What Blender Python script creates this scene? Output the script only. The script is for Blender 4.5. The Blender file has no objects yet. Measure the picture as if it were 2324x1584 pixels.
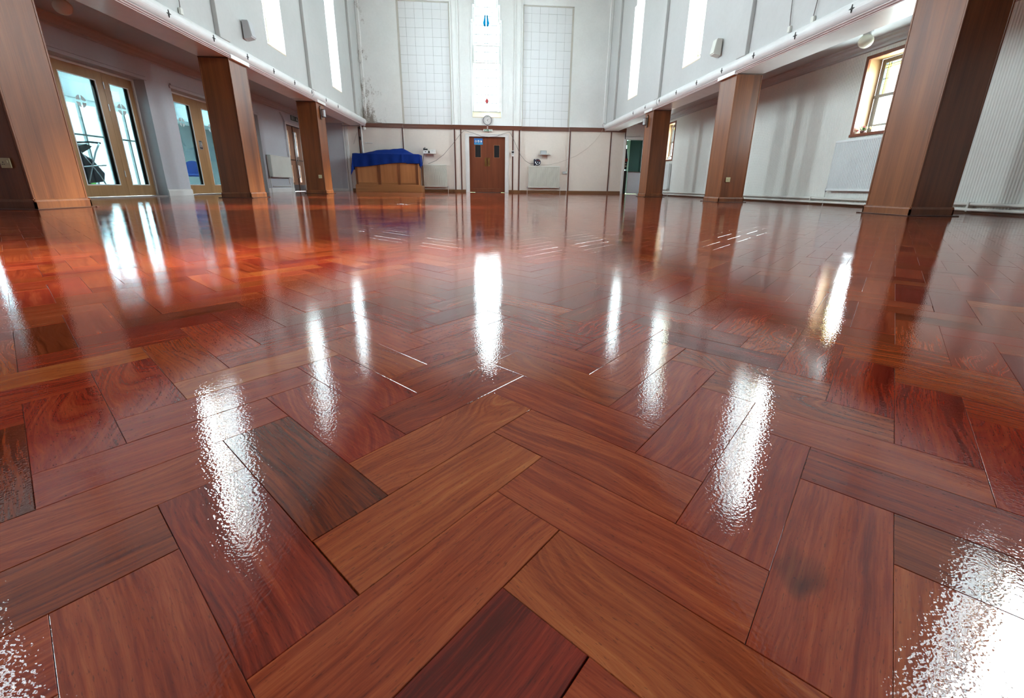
import bpy, bmesh, math, random
import numpy as np
from mathutils import Vector, Matrix
random.seed(7); rng = np.random.default_rng(7)
sc = bpy.context.scene
COL = sc.collection
PI = math.pi

# ------------------------------------------------------------------ camera, world, sun, exposure
F_PX, CX, CY = 965.68, 1165.17, 719.60
pitch, roll, yaw = -0.3000, 0.0117, 0.0739
cyw, syw = math.cos(yaw), math.sin(yaw)
fwd = Vector((syw * math.cos(pitch), cyw * math.cos(pitch), math.sin(pitch)))
rgt = Vector((cyw, -syw, 0)); upv = rgt.cross(fwd)
r_ = rgt * math.cos(roll) + upv * math.sin(roll); u_ = -rgt * math.sin(roll) + upv * math.cos(roll)
cam = bpy.data.cameras.new('camera'); camo = bpy.data.objects.new('camera', cam); COL.objects.link(camo)
cam.sensor_fit = 'HORIZONTAL'; cam.sensor_width = 36; cam.lens = F_PX / 2324 * 36
cam.shift_x = (1162 - CX) / 2324; cam.shift_y = (CY - 792) / 2324
cam.clip_start = 0.02; cam.clip_end = 200
camo.matrix_world = Matrix(((r_.x, u_.x, -fwd.x, 0), (r_.y, u_.y, -fwd.y, 0), (r_.z, u_.z, -fwd.z, 0.28), (0, 0, 0, 1)))
sc.camera = camo

world = bpy.data.worlds.new('sky'); sc.world = world; world.use_nodes = True
wn = world.node_tree.nodes; wl = world.node_tree.links
bg = wn['Background']; bg.inputs['Color'].default_value = (0.84, 0.94, 1.0, 1); bg.inputs['Strength'].default_value = 5.0

sun = bpy.data.lights.new('sun', 'SUN'); sun.energy = 10; sun.angle = 0.14; sun.color = (1.0, 0.96, 0.78)
suno = bpy.data.objects.new('sun', sun); COL.objects.link(suno)
suno.rotation_euler = Vector((-6.3, -0.95, -3.9)).to_track_quat('-Z', 'Y').to_euler()

def daylight(loc, rot, sx, sy, L=14.0):
    """daylight arriving through one window opening (area light in the plane of the glass)"""
    l = bpy.data.lights.new('window_daylight', 'AREA'); l.shape = 'RECTANGLE'; l.size = sx; l.size_y = sy
    l.energy = L * PI * sx * sy; l.color = (0.86, 0.95, 1.0)
    o = bpy.data.objects.new('window_daylight', l); COL.objects.link(o); o.location = loc; o.rotation_euler = rot
WIN_Y = [2.6, 6.65, 10.72, 14.70]
for wy in WIN_Y:
    daylight((-4.86, wy, 4.55), (0, -PI / 2, 0), 3.2, 0.95)
    daylight((5.32, wy, 4.55), (0, PI / 2, 0), 3.2, 0.95)
daylight((0.21, 18.08, 5.0), (-PI / 2, 0, 0), 1.05, 4.6)
daylight((6.80, 7.15, 1.77), (0, PI / 2, 0), 1.3, 0.9)
daylight((6.80, 15.25, 1.77), (0, PI / 2, 0), 1.3, 0.9)
daylight((-10.1, 11.6, 1.2), (0, -PI / 2, 0), 2.3, 5.6, 8.0)
for py_ in (3.5, 7.5, 11.5, 15.0): daylight((-7.75, py_, 2.7), (0, 0, 0), 1.5, 2.2, 8.0)

sc.view_settings.view_transform = 'Standard'; sc.view_settings.look = 'None'
sc.view_settings.gamma = 1.0; sc.view_settings.use_curve_mapping = False
sc.view_settings.exposure = 1.84
c = sc.cycles
c.max_bounces = 9; c.diffuse_bounces = 4; c.glossy_bounces = 4; c.transmission_bounces = 4; c.transparent_max_bounces = 12
c.sample_clamp_indirect = 12.0; c.use_denoising = True; c.use_light_tree = True; c.denoiser = 'OPENIMAGEDENOISE'
c.denoising_input_passes = 'RGB_ALBEDO_NORMAL'; c.caustics_refractive = False; c.caustics_reflective = False
c.use_adaptive_sampling = False

# ------------------------------------------------------------------ material helpers
def lin(r, g, b):
    f = lambda v: (v / 255 / 12.92) if v / 255 <= 0.04045 else ((v / 255 + 0.055) / 1.055) ** 2.4
    return (f(r), f(g), f(b), 1)
def newmat(name):
    m = bpy.data.materials.new(name); m.use_nodes = True
    nt = m.node_tree; return m, nt, nt.nodes['Principled BSDF']
def N(nt, t, **kw):
    n = nt.nodes.new(t)
    for k, v in kw.items(): setattr(n, k, v)
    return n
def S(nt, sock, v):
    if isinstance(v, (int, float)): sock.default_value = v
    elif isinstance(v, tuple): sock.default_value = v
    else: nt.links.new(v, sock)
def math_(nt, op, a, b=None, clamp=False, c=None):
    n = N(nt, 'ShaderNodeMath', operation=op, use_clamp=clamp); S(nt, n.inputs[0], a)
    if b is not None: S(nt, n.inputs[1], b)
    if c is not None: S(nt, n.inputs[2], c)
    return n.outputs[0]
def noise(nt, vec, scale, detail=3, rough=0.55, dist=0.0):
    n = N(nt, 'ShaderNodeTexNoise'); S(nt, n.inputs['Vector'], vec); n.inputs['Scale'].default_value = scale
    n.inputs['Detail'].default_value = detail; n.inputs['Roughness'].default_value = rough; n.inputs['Distortion'].default_value = dist
    return n.outputs['Fac']
def mapping(nt, vec, scale=(1, 1, 1), loc=(0, 0, 0), rot=(0, 0, 0)):
    n = N(nt, 'ShaderNodeMapping'); S(nt, n.inputs['Vector'], vec); n.inputs['Scale'].default_value = scale
    n.inputs['Location'].default_value = loc; n.inputs['Rotation'].default_value = rot; return n.outputs[0]
def mix(nt, fac, a, b):
    n = N(nt, 'ShaderNodeMix', data_type='RGBA'); S(nt, n.inputs[0], fac); S(nt, n.inputs[6], a); S(nt, n.inputs[7], b); return n.outputs[2]
def ramp(nt, fac, stops):
    n = N(nt, 'ShaderNodeValToRGB'); S(nt, n.inputs[0], fac); e = n.color_ramp.elements
    e[0].position, e[0].color = stops[0]; e[1].position, e[1].color = stops[1]
    for p, cc in stops[2:]:
        q = e.new(p); q.color = cc
    return n.outputs[0]
def rng_map(nt, v, a, b, c=0.0, d=1.0):
    n = N(nt, 'ShaderNodeMapRange'); S(nt, n.inputs[0], v)
    for i, x in enumerate((a, b, c, d)): n.inputs[i + 1].default_value = x
    return n.outputs[0]
def bump(nt, h, dist, strength=1.0):
    n = N(nt, 'ShaderNodeBump'); n.inputs['Strength'].default_value = strength; n.inputs['Distance'].default_value = dist; S(nt, n.inputs['Height'], h); return n.outputs[0]

def plain(name, col, rough=0.5, metal=0.0, var=0.06, vscale=3.0, bumpd=0.0, bscale=200, spec=0.5):
    """painted / plastic / metal surface with light mottling"""
    m, nt, b = newmat(name)
    tc = N(nt, 'ShaderNodeTexCoord').outputs['Object']
    n = noise(nt, tc, vscale, 4)
    k = rng_map(nt, n, 0.3, 0.7, 1 - var, 1 + var * 0.4)
    mm = N(nt, 'ShaderNodeMix', data_type='RGBA', blend_type='MULTIPLY'); mm.inputs[0].default_value = 1
    mm.inputs[6].default_value = col; cc = N(nt, 'ShaderNodeCombineColor')
    for i in range(3): nt.links.new(k, cc.inputs[i])
    nt.links.new(cc.outputs[0], mm.inputs[7]); nt.links.new(mm.outputs[2], b.inputs['Base Color'])
    b.inputs['Roughness'].default_value = rough; b.inputs['Metallic'].default_value = metal; b.inputs['Specular IOR Level'].default_value = spec
    if bumpd: nt.links.new(bump(nt, noise(nt, tc, bscale, 2), bumpd), b.inputs['Normal'])
    return m

def wall_paint(name, col, mould=0, ribs=0, rough=0.6, stain=(0.12, 0.07, 0.03, 1)):
    m, nt, b = newmat(name)
    P = N(nt, 'ShaderNodeNewGeometry').outputs['Position']
    big = noise(nt, P, 0.7, 4, 0.6); fine = noise(nt, P, 14, 4, 0.6)
    k = math_(nt, 'ADD', rng_map(nt, big, 0.3, 0.7, 0.93, 1.02), rng_map(nt, fine, 0.3, 0.7, -0.02, 0.02))
    cc = N(nt, 'ShaderNodeCombineColor')
    for i in range(3): nt.links.new(k, cc.inputs[i])
    mm = N(nt, 'ShaderNodeMix', data_type='RGBA', blend_type='MULTIPLY'); mm.inputs[0].default_value = 1
    mm.inputs[6].default_value = col; nt.links.new(cc.outputs[0], mm.inputs[7]); out = mm.outputs[2]
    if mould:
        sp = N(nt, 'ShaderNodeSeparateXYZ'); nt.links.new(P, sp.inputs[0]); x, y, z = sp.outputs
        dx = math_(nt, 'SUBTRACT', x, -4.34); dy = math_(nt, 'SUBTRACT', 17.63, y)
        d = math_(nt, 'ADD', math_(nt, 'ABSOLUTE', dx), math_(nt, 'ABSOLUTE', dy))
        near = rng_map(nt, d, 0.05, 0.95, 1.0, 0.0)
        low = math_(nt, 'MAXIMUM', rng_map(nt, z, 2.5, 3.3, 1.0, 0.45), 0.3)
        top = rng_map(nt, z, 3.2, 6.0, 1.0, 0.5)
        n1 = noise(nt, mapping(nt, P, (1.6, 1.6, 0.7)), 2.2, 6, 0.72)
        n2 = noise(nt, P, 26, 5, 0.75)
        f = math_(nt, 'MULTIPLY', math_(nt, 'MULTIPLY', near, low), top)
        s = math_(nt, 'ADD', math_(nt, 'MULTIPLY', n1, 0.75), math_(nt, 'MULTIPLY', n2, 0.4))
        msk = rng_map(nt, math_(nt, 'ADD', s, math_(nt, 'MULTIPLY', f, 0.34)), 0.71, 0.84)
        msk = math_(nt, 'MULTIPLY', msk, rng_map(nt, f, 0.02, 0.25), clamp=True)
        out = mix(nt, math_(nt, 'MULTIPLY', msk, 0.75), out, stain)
    nt.links.new(out, b.inputs['Base Color']); b.inputs['Roughness'].default_value = rough; b.inputs['Specular IOR Level'].default_value = 0.3
    h = math_(nt, 'MULTIPLY', noise(nt, P, 60, 3), 1.0)
    if ribs:
        sp = N(nt, 'ShaderNodeSeparateXYZ'); nt.links.new(P, sp.inputs[0])
        w = math_(nt, 'SINE', math_(nt, 'MULTIPLY', sp.outputs[1], 2 * PI / 0.034))
        h = math_(nt, 'ADD', math_(nt, 'MULTIPLY', h, 0.1), math_(nt, 'MULTIPLY', w, 0.5))
        nt.links.new(bump(nt, h, 0.004), b.inputs['Normal'])
    else:
        nt.links.new(bump(nt, h, 0.0015), b.inputs['Normal'])
    return m

def wood(name, dark, light, rough=0.32, grain=1.0, scale=1.0, axis=2, coat=0.3):
    """veneer: long grain along an object axis"""
    m, nt, b = newmat(name)
    tc = N(nt, 'ShaderNodeTexCoord').outputs['Object']; rnd = N(nt, 'ShaderNodeObjectInfo').outputs['Random']
    off = N(nt, 'ShaderNodeVectorMath', operation='ADD'); nt.links.new(tc, off.inputs[0])
    cx = N(nt, 'ShaderNodeCombineXYZ')
    for i in range(3): nt.links.new(math_(nt, 'MULTIPLY', rnd, 13.0 + 7 * i), cx.inputs[i])
    nt.links.new(cx.outputs[0], off.inputs[1]); v = off.outputs[0]
    sc1 = [9, 9, 9]; sc1[axis] = 0.45; sc2 = [90, 90, 90]; sc2[axis] = 2.2; sc3 = [2.2, 2.2, 2.2]; sc3[axis] = 0.35
    a = noise(nt, mapping(nt, v, tuple(s * scale for s in sc1)), 1.0, 4, 0.6, 0.4)
    f = noise(nt, mapping(nt, v, tuple(s * scale for s in sc2)), 1.0, 3, 0.6)
    g = noise(nt, mapping(nt, v, tuple(s * scale for s in sc3)), 1.0, 2, 0.5)
    t = math_(nt, 'ADD', math_(nt, 'MULTIPLY', a, 0.5), math_(nt, 'ADD', math_(nt, 'MULTIPLY', f, 0.22 * grain), math_(nt, 'MULTIPLY', g, 0.4)))
    col = ramp(nt, rng_map(nt, t, 0.38, 0.74), [(0.0, dark), (1.0, light)])
    nt.links.new(col, b.inputs['Base Color']); b.inputs['Roughness'].default_value = rough
    b.inputs['Coat Weight'].default_value = coat; b.inputs['Coat Roughness'].default_value = 0.22
    nt.links.new(bump(nt, f, 0.0004), b.inputs['Normal'])
    return m

def glass(name, tint=(0.9, 0.98, 1.0, 1), refl=1.0, rough=0.02):
    m = bpy.data.materials.new(name); m.use_nodes = True; nt = m.node_tree; nt.nodes.clear()
    o = N(nt, 'ShaderNodeOutputMaterial'); t = N(nt, 'ShaderNodeBsdfTransparent'); g = N(nt, 'ShaderNodeBsdfGlossy')
    g.inputs['Roughness'].default_value = rough; t.inputs['Color'].default_value = tint
    fr = N(nt, 'ShaderNodeLayerWeight'); fr.inputs['Blend'].default_value = 0.5
    mx = N(nt, 'ShaderNodeMixShader'); nt.links.new(math_(nt, 'MULTIPLY', math_(nt, 'ADD', math_(nt, 'MULTIPLY', math_(nt, 'POWER', fr.outputs['Facing'], 5.0), 0.9), 0.03), refl), mx.inputs[0])
    nt.links.new(t.outputs[0], mx.inputs[1]); nt.links.new(g.outputs[0], mx.inputs[2]); nt.links.new(mx.outputs[0], o.inputs[0])
    return m

def parquet_mat():
    m, nt, b = newmat('lacquered_parquet')
    loc = N(nt, 'ShaderNodeAttribute', attribute_name='loc').outputs['Vector']
    at = N(nt, 'ShaderNodeAttribute', attribute_name='tone'); sp = N(nt, 'ShaderNodeSeparateColor'); nt.links.new(at.outputs['Color'], sp.inputs[0])
    tone, fig, hue = sp.outputs[0], sp.outputs[1], sp.outputs[2]
    P = N(nt, 'ShaderNodeNewGeometry').outputs['Position']
    s = N(nt, 'ShaderNodeSeparateXYZ'); nt.links.new(loc, s.inputs[0])
    # figured grain: growth rings bent by a slow noise; fig = how much they bend
    bend = noise(nt, mapping(nt, loc, (4.0, 8.0, 1)), 1.0, 1, 0.4, 0.2)
    fine_b = noise(nt, mapping(nt, loc, (18, 30, 1)), 1.0, 2, 0.5)
    yy = math_(nt, 'ADD', math_(nt, 'MULTIPLY', s.outputs[1], 14.0),
               math_(nt, 'ADD', math_(nt, 'MULTIPLY', math_(nt, 'SUBTRACT', bend, 0.5), math_(nt, 'MULTIPLY', fig, 4.6)),
                     math_(nt, 'MULTIPLY', fine_b, 0.10)))
    cmb = N(nt, 'ShaderNodeCombineXYZ'); nt.links.new(yy, cmb.inputs[0]); nt.links.new(math_(nt, 'MULTIPLY', s.outputs[0], 0.45), cmb.inputs[1]); nt.links.new(s.outputs[2], cmb.inputs[2])
    rings = noise(nt, cmb.outputs[0], 3.2, 4, 0.55)
    ringf = noise(nt, cmb.outputs[0], 13.0, 3, 0.7)
    fibre = noise(nt, mapping(nt, loc, (22, 420, 1)), 1.0, 3, 0.65)
    pores = noise(nt, mapping(nt, loc, (150, 800, 1)), 1.0, 2, 0.5)
    blotch = noise(nt, mapping(nt, loc, (7, 14, 1)), 1.0, 3, 0.6)
    v = math_(nt, 'ADD', math_(nt, 'MULTIPLY', math_(nt, 'SUBTRACT', rings, 0.5), 0.50), math_(nt, 'MULTIPLY', math_(nt, 'SUBTRACT', ringf, 0.5), 0.80))
    v = math_(nt, 'ADD', v, math_(nt, 'MULTIPLY', math_(nt, 'SUBTRACT', fibre, 0.5), 0.45))
    v = math_(nt, 'ADD', v, math_(nt, 'MULTIPLY', math_(nt, 'SUBTRACT', blotch, 0.5), 0.35))
    v = math_(nt, 'ADD', math_(nt, 'MULTIPLY', v, 0.85), tone)
    col = ramp(nt, v, [(0.0, (0.040, 0.006, 0.003, 1)), (1.0, (0.54, 0.19, 0.050, 1)), (0.25, (0.090, 0.0105, 0.004, 1)),
                       (0.5, (0.235, 0.033, 0.010, 1)), (0.75, (0.365, 0.077, 0.021, 1))])
    hs = N(nt, 'ShaderNodeHueSaturation'); nt.links.new(col, hs.inputs['Color'])
    nt.links.new(rng_map(nt, hue, 0, 1, 0.491, 0.505), hs.inputs['Hue'])
    col = hs.outputs[0]
    ln = noise(nt, cmb.outputs[0], 19.0, 2, 0.5)
    lmask = math_(nt, 'MULTIPLY', rng_map(nt, math_(nt, 'ABSOLUTE', math_(nt, 'SUBTRACT', ln, 0.5)), 0.0, 0.030, 1.0, 0.0), rng_map(nt, blotch, 0.35, 0.62, 0.02, 0.16))
    col = mix(nt, lmask, col, (0.050, 0.008, 0.003, 1))
    por = rng_map(nt, pores, 0.63, 0.70)
    col = mix(nt, math_(nt, 'MULTIPLY', por, 0.45), col, (0.03, 0.008, 0.006, 1))
    # knots in a few blocks
    kn = noise(nt, mapping(nt, loc, (11, 16, 1)), 1.0, 2, 0.5, 0.5)
    col = mix(nt, math_(nt, 'MULTIPLY', rng_map(nt, kn, 0.74, 0.84), 0.8), col, (0.018, 0.008, 0.007, 1))
    nt.links.new(col, b.inputs['Base Color'])
    b.inputs['Roughness'].default_value = 0.7; b.inputs['Specular IOR Level'].default_value = 0.0
    b.inputs['Coat Weight'].default_value = 1.0; b.inputs['Coat IOR'].default_value = 1.6
    b.inputs['Coat Roughness'].default_value = 0.02
    # orange peel of the lacquer, continuous over the joints
    peel = noise(nt, P, 330, 1.0, 0.5)
    wav = noise(nt, P, 26, 2, 0.5); wav2 = noise(nt, P, 5, 2, 0.5)
    patch = rng_map(nt, noise(nt, P, 2.2, 2), 0.35, 0.65, 0.55, 1.15)
    h = math_(nt, 'ADD', math_(nt, 'MULTIPLY', math_(nt, 'MULTIPLY', peel, patch), 0.000115),
              math_(nt, 'ADD', math_(nt, 'MULTIPLY', wav, 0.00005), math_(nt, 'MULTIPLY', wav2, 0.00012)))
    h = math_(nt, 'ADD', h, math_(nt, 'MULTIPLY', fibre, 0.000004))
    nb = bump(nt, h, 1.0); nt.links.new(nb, b.inputs['Coat Normal'])
    return m

MATS = {
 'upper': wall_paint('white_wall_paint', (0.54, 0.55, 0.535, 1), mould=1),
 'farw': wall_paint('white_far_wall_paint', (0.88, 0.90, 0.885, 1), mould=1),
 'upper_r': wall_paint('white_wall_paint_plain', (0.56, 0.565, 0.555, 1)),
 'cream': wall_paint('cream_wall_paint', (0.78, 0.70, 0.63, 1)),
 'lav': wall_paint('pale_lilac_paint', (0.53, 0.53, 0.565, 1)),
 'ribbed': wall_paint('ribbed_cream_paper', (0.76, 0.765, 0.72, 1), ribs=1),
 'soffit': wall_paint('soffit_paint', (0.50, 0.52, 0.53, 1)),
 'ceil': wood('timber_ceiling', (0.24, 0.19, 0.155, 1), (0.36, 0.30, 0.25, 1), 0.6, axis=1, coat=0.0),
 'pinkwhite': plain('moulding_gloss_paint', (0.62, 0.52, 0.51, 1), 0.3),
 'gloss': plain('white_gloss_paint', (0.78, 0.77, 0.75, 1), 0.25),
 'beam': plain('beam_paint', (0.80, 0.81, 0.80, 1), 0.35, bumpd=0.001, bscale=40),
 'tile': plain('white_ceiling_tile', (0.82, 0.84, 0.85, 1), 0.6, var=0.05, vscale=2),
 'joint': plain('tile_joint', (0.30, 0.31, 0.30, 1), 0.8),
 'pillar': wood('pillar_veneer', (0.085, 0.020, 0.006, 1), (0.30, 0.098, 0.029, 1), 0.4, coat=0.12),
 'pillar_trim': wood('pillar_trim_wood', (0.11, 0.029, 0.009, 1), (0.29, 0.098, 0.031, 1), 0.4, coat=0.12),
 'strip': wood('dark_strip_wood', (0.05, 0.016, 0.008, 1), (0.11, 0.040, 0.018, 1), 0.4),
 'rail': wood('rail_wood', (0.10, 0.033, 0.020, 1), (0.20, 0.072, 0.042, 1), 0.3, axis=0),
 'skirt': wood('skirting_wood', (0.13, 0.055, 0.022, 1), (0.24, 0.11, 0.045, 1), 0.35, axis=0),
 'skirt_y': wood('skirting_wood_long', (0.13, 0.055, 0.022, 1), (0.24, 0.11, 0.045, 1), 0.35, axis=1),
 'door': wood('door_veneer', (0.14, 0.037, 0.018, 1), (0.25, 0.075, 0.034, 1), 0.3),
 'oakdoor': wood('oak_door_veneer', (0.30, 0.155, 0.062, 1), (0.46, 0.26, 0.115, 1), 0.35),
 'brown_door': wood('brown_door_veneer', (0.24, 0.11, 0.06, 1), (0.40, 0.20, 0.12, 1), 0.35),
 'counter': wood('counter_oak', (0.36, 0.135, 0.045, 1), (0.56, 0.235, 0.088, 1), 0.35),
 'counter_x': wood('counter_oak_rail', (0.30, 0.115, 0.038, 1), (0.46, 0.19, 0.068, 1), 0.35, axis=0),
 'reveal': plain('tan_reveal_paint', (0.34, 0.21, 0.11, 1), 0.5, var=0.15),
 'sillstone': plain('cream_sill_paint', (0.74, 0.62, 0.44, 1), 0.5, var=0.12),
 'revealw': plain('white_reveal_paint', (0.82, 0.86, 0.86, 1), 0.5),
 'rad': plain('radiator_enamel', (0.70, 0.70, 0.64, 1), 0.3),
 'rad_w': plain('white_radiator_enamel', (0.76, 0.80, 0.80, 1), 0.3),
 'pipe': plain('painted_pipe', (0.68, 0.67, 0.62, 1), 0.3),
 'black': plain('black_plastic', (0.012, 0.012, 0.014, 1), 0.4),
 'dkhole': plain('dark_iron', (0.02, 0.017, 0.015, 1), 0.6),
 'navy': plain('dark_navy_plastic', (0.015, 0.02, 0.045, 1), 0.4),
 'chrome': plain('chrome', (0.75, 0.75, 0.76, 1), 0.15, 1.0),
 'steel': plain('brushed_steel', (0.55, 0.56, 0.57, 1), 0.35, 1.0),
 'brass': plain('worn_brass', (0.36, 0.22, 0.08, 1), 0.35, 1.0),
 'white': plain('white_plastic', (0.80, 0.80, 0.78, 1), 0.35),
 'greyp': plain('grey_plastic', (0.50, 0.51, 0.52, 1), 0.4),
 'ivory': plain('ivory_plastic', (0.62, 0.60, 0.36, 1), 0.4),
 'greenboard': plain('green_blind', (0.040, 0.070, 0.058, 1), 0.6),
 'green': plain('sign_green', (0.02, 0.20, 0.09, 1), 0.4),
 'dgreen': plain('dark_sign_green', (0.01, 0.055, 0.03, 1), 0.4),
 'blue': plain('sign_blue', (0.035, 0.19, 0.55, 1), 0.4),
 'lblue': plain('sign_light_blue', (0.05, 0.36, 0.58, 1), 0.4),
 'cloth': plain('royal_blue_cloth', (0.004, 0.028, 0.21, 1), 0.75, spec=0.15, var=0.1, vscale=8, bumpd=0.0006, bscale=400),
 'opal': plain('opal_glass', (0.72, 0.70, 0.58, 1), 0.15),
 'frame_grey': plain('grey_metal_frame', (0.26, 0.27, 0.26, 1), 0.4),
 'lead': plain('lead_came', (0.10, 0.10, 0.11, 1), 0.5),
 'sash': plain('pale_sash_timber', (0.55, 0.50, 0.36, 1), 0.5),
 'etch': plain('etched_motif', (0.62, 0.72, 0.72, 1), 0.5),
 'pink': plain('pink_petal', (0.80, 0.22, 0.28, 1), 0.6),
 'cream_petal': plain('cream_petal', (0.80, 0.72, 0.55, 1), 0.6),
 'leaf': plain('leaf_green', (0.05, 0.16, 0.05, 1), 0.5),
 'terracotta': plain('dark_pot', (0.09, 0.03, 0.025, 1), 0.5),
 'red': plain('red_fabric', (0.35, 0.03, 0.03, 1), 0.7),
 'bluefab': plain('blue_fabric', (0.02, 0.07, 0.32, 1), 0.7),
 'room': plain('lobby_white_paint', (0.80, 0.84, 0.84, 1), 0.6),
 'lobbyfloor': plain('lobby_floor', (0.30, 0.30, 0.29, 1), 0.35),
 'grass': plain('outdoor_ground', (0.16, 0.24, 0.09, 1), 0.9, var=0.4),
 'hedge': plain('hedge_green', (0.10, 0.26, 0.06, 1), 0.9, var=0.5, vscale=6),
 'render': plain('sun_blocker_render', (0.78, 0.80, 0.80, 1), 0.8),
 'shade_grey': plain('bay_shade_paint', (0.56, 0.54, 0.49, 1), 0.5),  # shade at the bay edges put into the colour
 'coverw': wood('cover_strip_wood', (0.07, 0.022, 0.014, 1), (0.14, 0.048, 0.030, 1), 0.35),
 'slab': plain('floor_bed', (0.012, 0.006, 0.005, 1), 0.6),
 'g_clear': glass('window_glass', (0.95, 0.99, 1.0, 1)),
 'g_cyan': glass('door_glass', (0.30, 0.375, 0.385, 1), 0.8),
 'g_yellow': glass('yellow_leaded_glass', (0.90, 0.80, 0.35, 1)),
 'g_pale': glass('pale_leaded_glass', (0.40, 0.43, 0.43, 1)),
 'g_blue': glass('blue_leaded_glass', (0.0, 0.38, 0.54, 1)),
 'g_red': glass('red_leaded_glass', (0.54, 0.20, 0.20, 1)),
 'g_dark': plain('wired_dark_glass', (0.03, 0.032, 0.035, 1), 0.1),
 'wire': plain('grey_cable', (0.16, 0.13, 0.12, 1), 0.5),
 'wire_l': plain('pale_cable', (0.45, 0.37, 0.30, 1), 0.5),
}
MATS['parquet'] = parquet_mat()
def M(k): return MATS[k]

# ------------------------------------------------------------------ geometry helpers
class MB:
    def __init__(s): s.v = []; s.f = []; s.sm = []; s.k = 0
    def add(s, vs, fs, smooth=False):
        o = len(s.v); s.v += [tuple(map(float, v)) for v in vs]
        for f in fs: s.f.append([i + o for i in f]); s.sm.append(smooth)
        return s
    def box(s, x0, x1, y0, y1, z0, z1):
        if x0 > x1: x0, x1 = x1, x0
        if y0 > y1: y0, y1 = y1, y0
        g = s.k * 5e-5; s.k = (s.k + 1) % 14; x0 -= g; x1 += g; y0 -= g; y1 += g; z1 += g
        v = [(x0, y0, z0), (x1, y0, z0), (x1, y1, z0), (x0, y1, z0), (x0, y0, z1), (x1, y0, z1), (x1, y1, z1), (x0, y1, z1)]
        return s.add(v, [(0, 3, 2, 1), (4, 5, 6, 7), (0, 1, 5, 4), (1, 2, 6, 5), (2, 3, 7, 6), (3, 0, 4, 7)])
    def cham(s, x0, x1, y0, y1, z0, z1, c=0.004):
        """box with chamfered edges (cheap bevel)"""
        if x0 > x1: x0, x1 = x1, x0
        if y0 > y1: y0, y1 = y1, y0
        g = s.k * 5e-5; s.k = (s.k + 1) % 14; x0 -= g; x1 += g; y0 -= g; y1 += g; z1 += g
        bm = bmesh.new(); bmesh.ops.create_cube(bm, size=1)
        for v in bm.verts: v.co = Vector(((x0 + x1) / 2 + v.co.x * (x1 - x0), (y0 + y1) / 2 + v.co.y * (y1 - y0), (z0 + z1) / 2 + v.co.z * (z1 - z0)))
        c = min(c, (x1 - x0) * .4, (y1 - y0) * .4, (z1 - z0) * .4)
        bmesh.ops.bevel(bm, geom=bm.edges[:], offset=c, segments=2, affect='EDGES', profile=0.5)
        bm.verts.index_update()
        s.add([v.co for v in bm.verts], [[v.index for v in f.verts] for f in bm.faces]); bm.free(); return s
    def prism(s, poly, axis, a0, a1, smooth=False):
        """poly: list of 2-D points in the plane perpendicular to axis"""
        n = len(poly)
        def P(p, a):
            return {0: (a, p[0], p[1]), 1: (p[0], a, p[1]), 2: (p[0], p[1], a)}[axis]
        v = [P(p, a0) for p in poly] + [P(p, a1) for p in poly]
        s.add(v, [(i, (i + 1) % n, (i + 1) % n + n, i + n) for i in range(n)], smooth)
        return s.add(v, [list(range(n))[::-1], list(range(n, 2 * n))])
    def cyl(s, p0, p1, r0, r1=None, n=16, caps=True, smooth=True):
        r1 = r0 if r1 is None else r1
        p0, p1 = Vector(p0), Vector(p1); d = (p1 - p0).normalized()
        a = d.orthogonal().normalized(); b = d.cross(a)
        ring = lambda p, r: [p + (a * math.cos(2 * PI * i / n) + b * math.sin(2 * PI * i / n)) * r for i in range(n)]
        v = ring(p0, r0) + ring(p1, r1)
        s.add(v, [(i, (i + 1) % n, (i + 1) % n + n, i + n) for i in range(n)], smooth)
        if caps: s.add(v, [list(range(n))[::-1], list(range(n, 2 * n))])
        return s
    def lathe(s, prof, center, axis=(0, 0, 1), n=24):
        """prof: (r, h) along axis"""
        d = Vector(axis).normalized(); a = d.orthogonal().normalized(); b = d.cross(a); c0 = Vector(center)
        v = []
        for r, h in prof: v += [c0 + d * h + (a * math.cos(2 * PI * i / n) + b * math.sin(2 * PI * i / n)) * r for i in range(n)]
        fs = [(k * n + i, k * n + (i + 1) % n, (k + 1) * n + (i + 1) % n, (k + 1) * n + i) for k in range(len(prof) - 1) for i in range(n)]
        return s.add(v, fs, True)
    def tube(s, pts, r, n=8):
        pts = [Vector(p) for p in pts]; v = []; prev = None
        for i, p in enumerate(pts):
            d = (pts[min(i + 1, len(pts) - 1)] - pts[max(i - 1, 0)]).normalized()
            a = (prev - d * prev.dot(d)).normalized() if prev is not None and (prev - d * prev.dot(d)).length > 1e-5 else d.orthogonal().normalized()
            prev = a; b = d.cross(a)
            v += [p + (a * math.cos(2 * PI * k / n) + b * math.sin(2 * PI * k / n)) * r for k in range(n)]
        m = len(pts)
        s.add(v, [(i * n + k, i * n + (k + 1) % n, (i + 1) * n + (k + 1) % n, (i + 1) * n + k) for i in range(m - 1) for k in range(n)], True)
        return s.add(v, [list(range(n))[::-1], list(range((m - 1) * n, m * n))])
    def sphere(s, c0, r, sz=1.0, n=20, m=12):
        return s.lathe([(r * math.sin(PI * i / m) + 1e-5, -r * sz * math.cos(PI * i / m)) for i in range(m + 1)], c0, n=n)
    def xf(s, mat, start=0):
        for i in range(start, len(s.v)): s.v[i] = tuple(mat @ Vector(s.v[i]))
        return s
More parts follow.
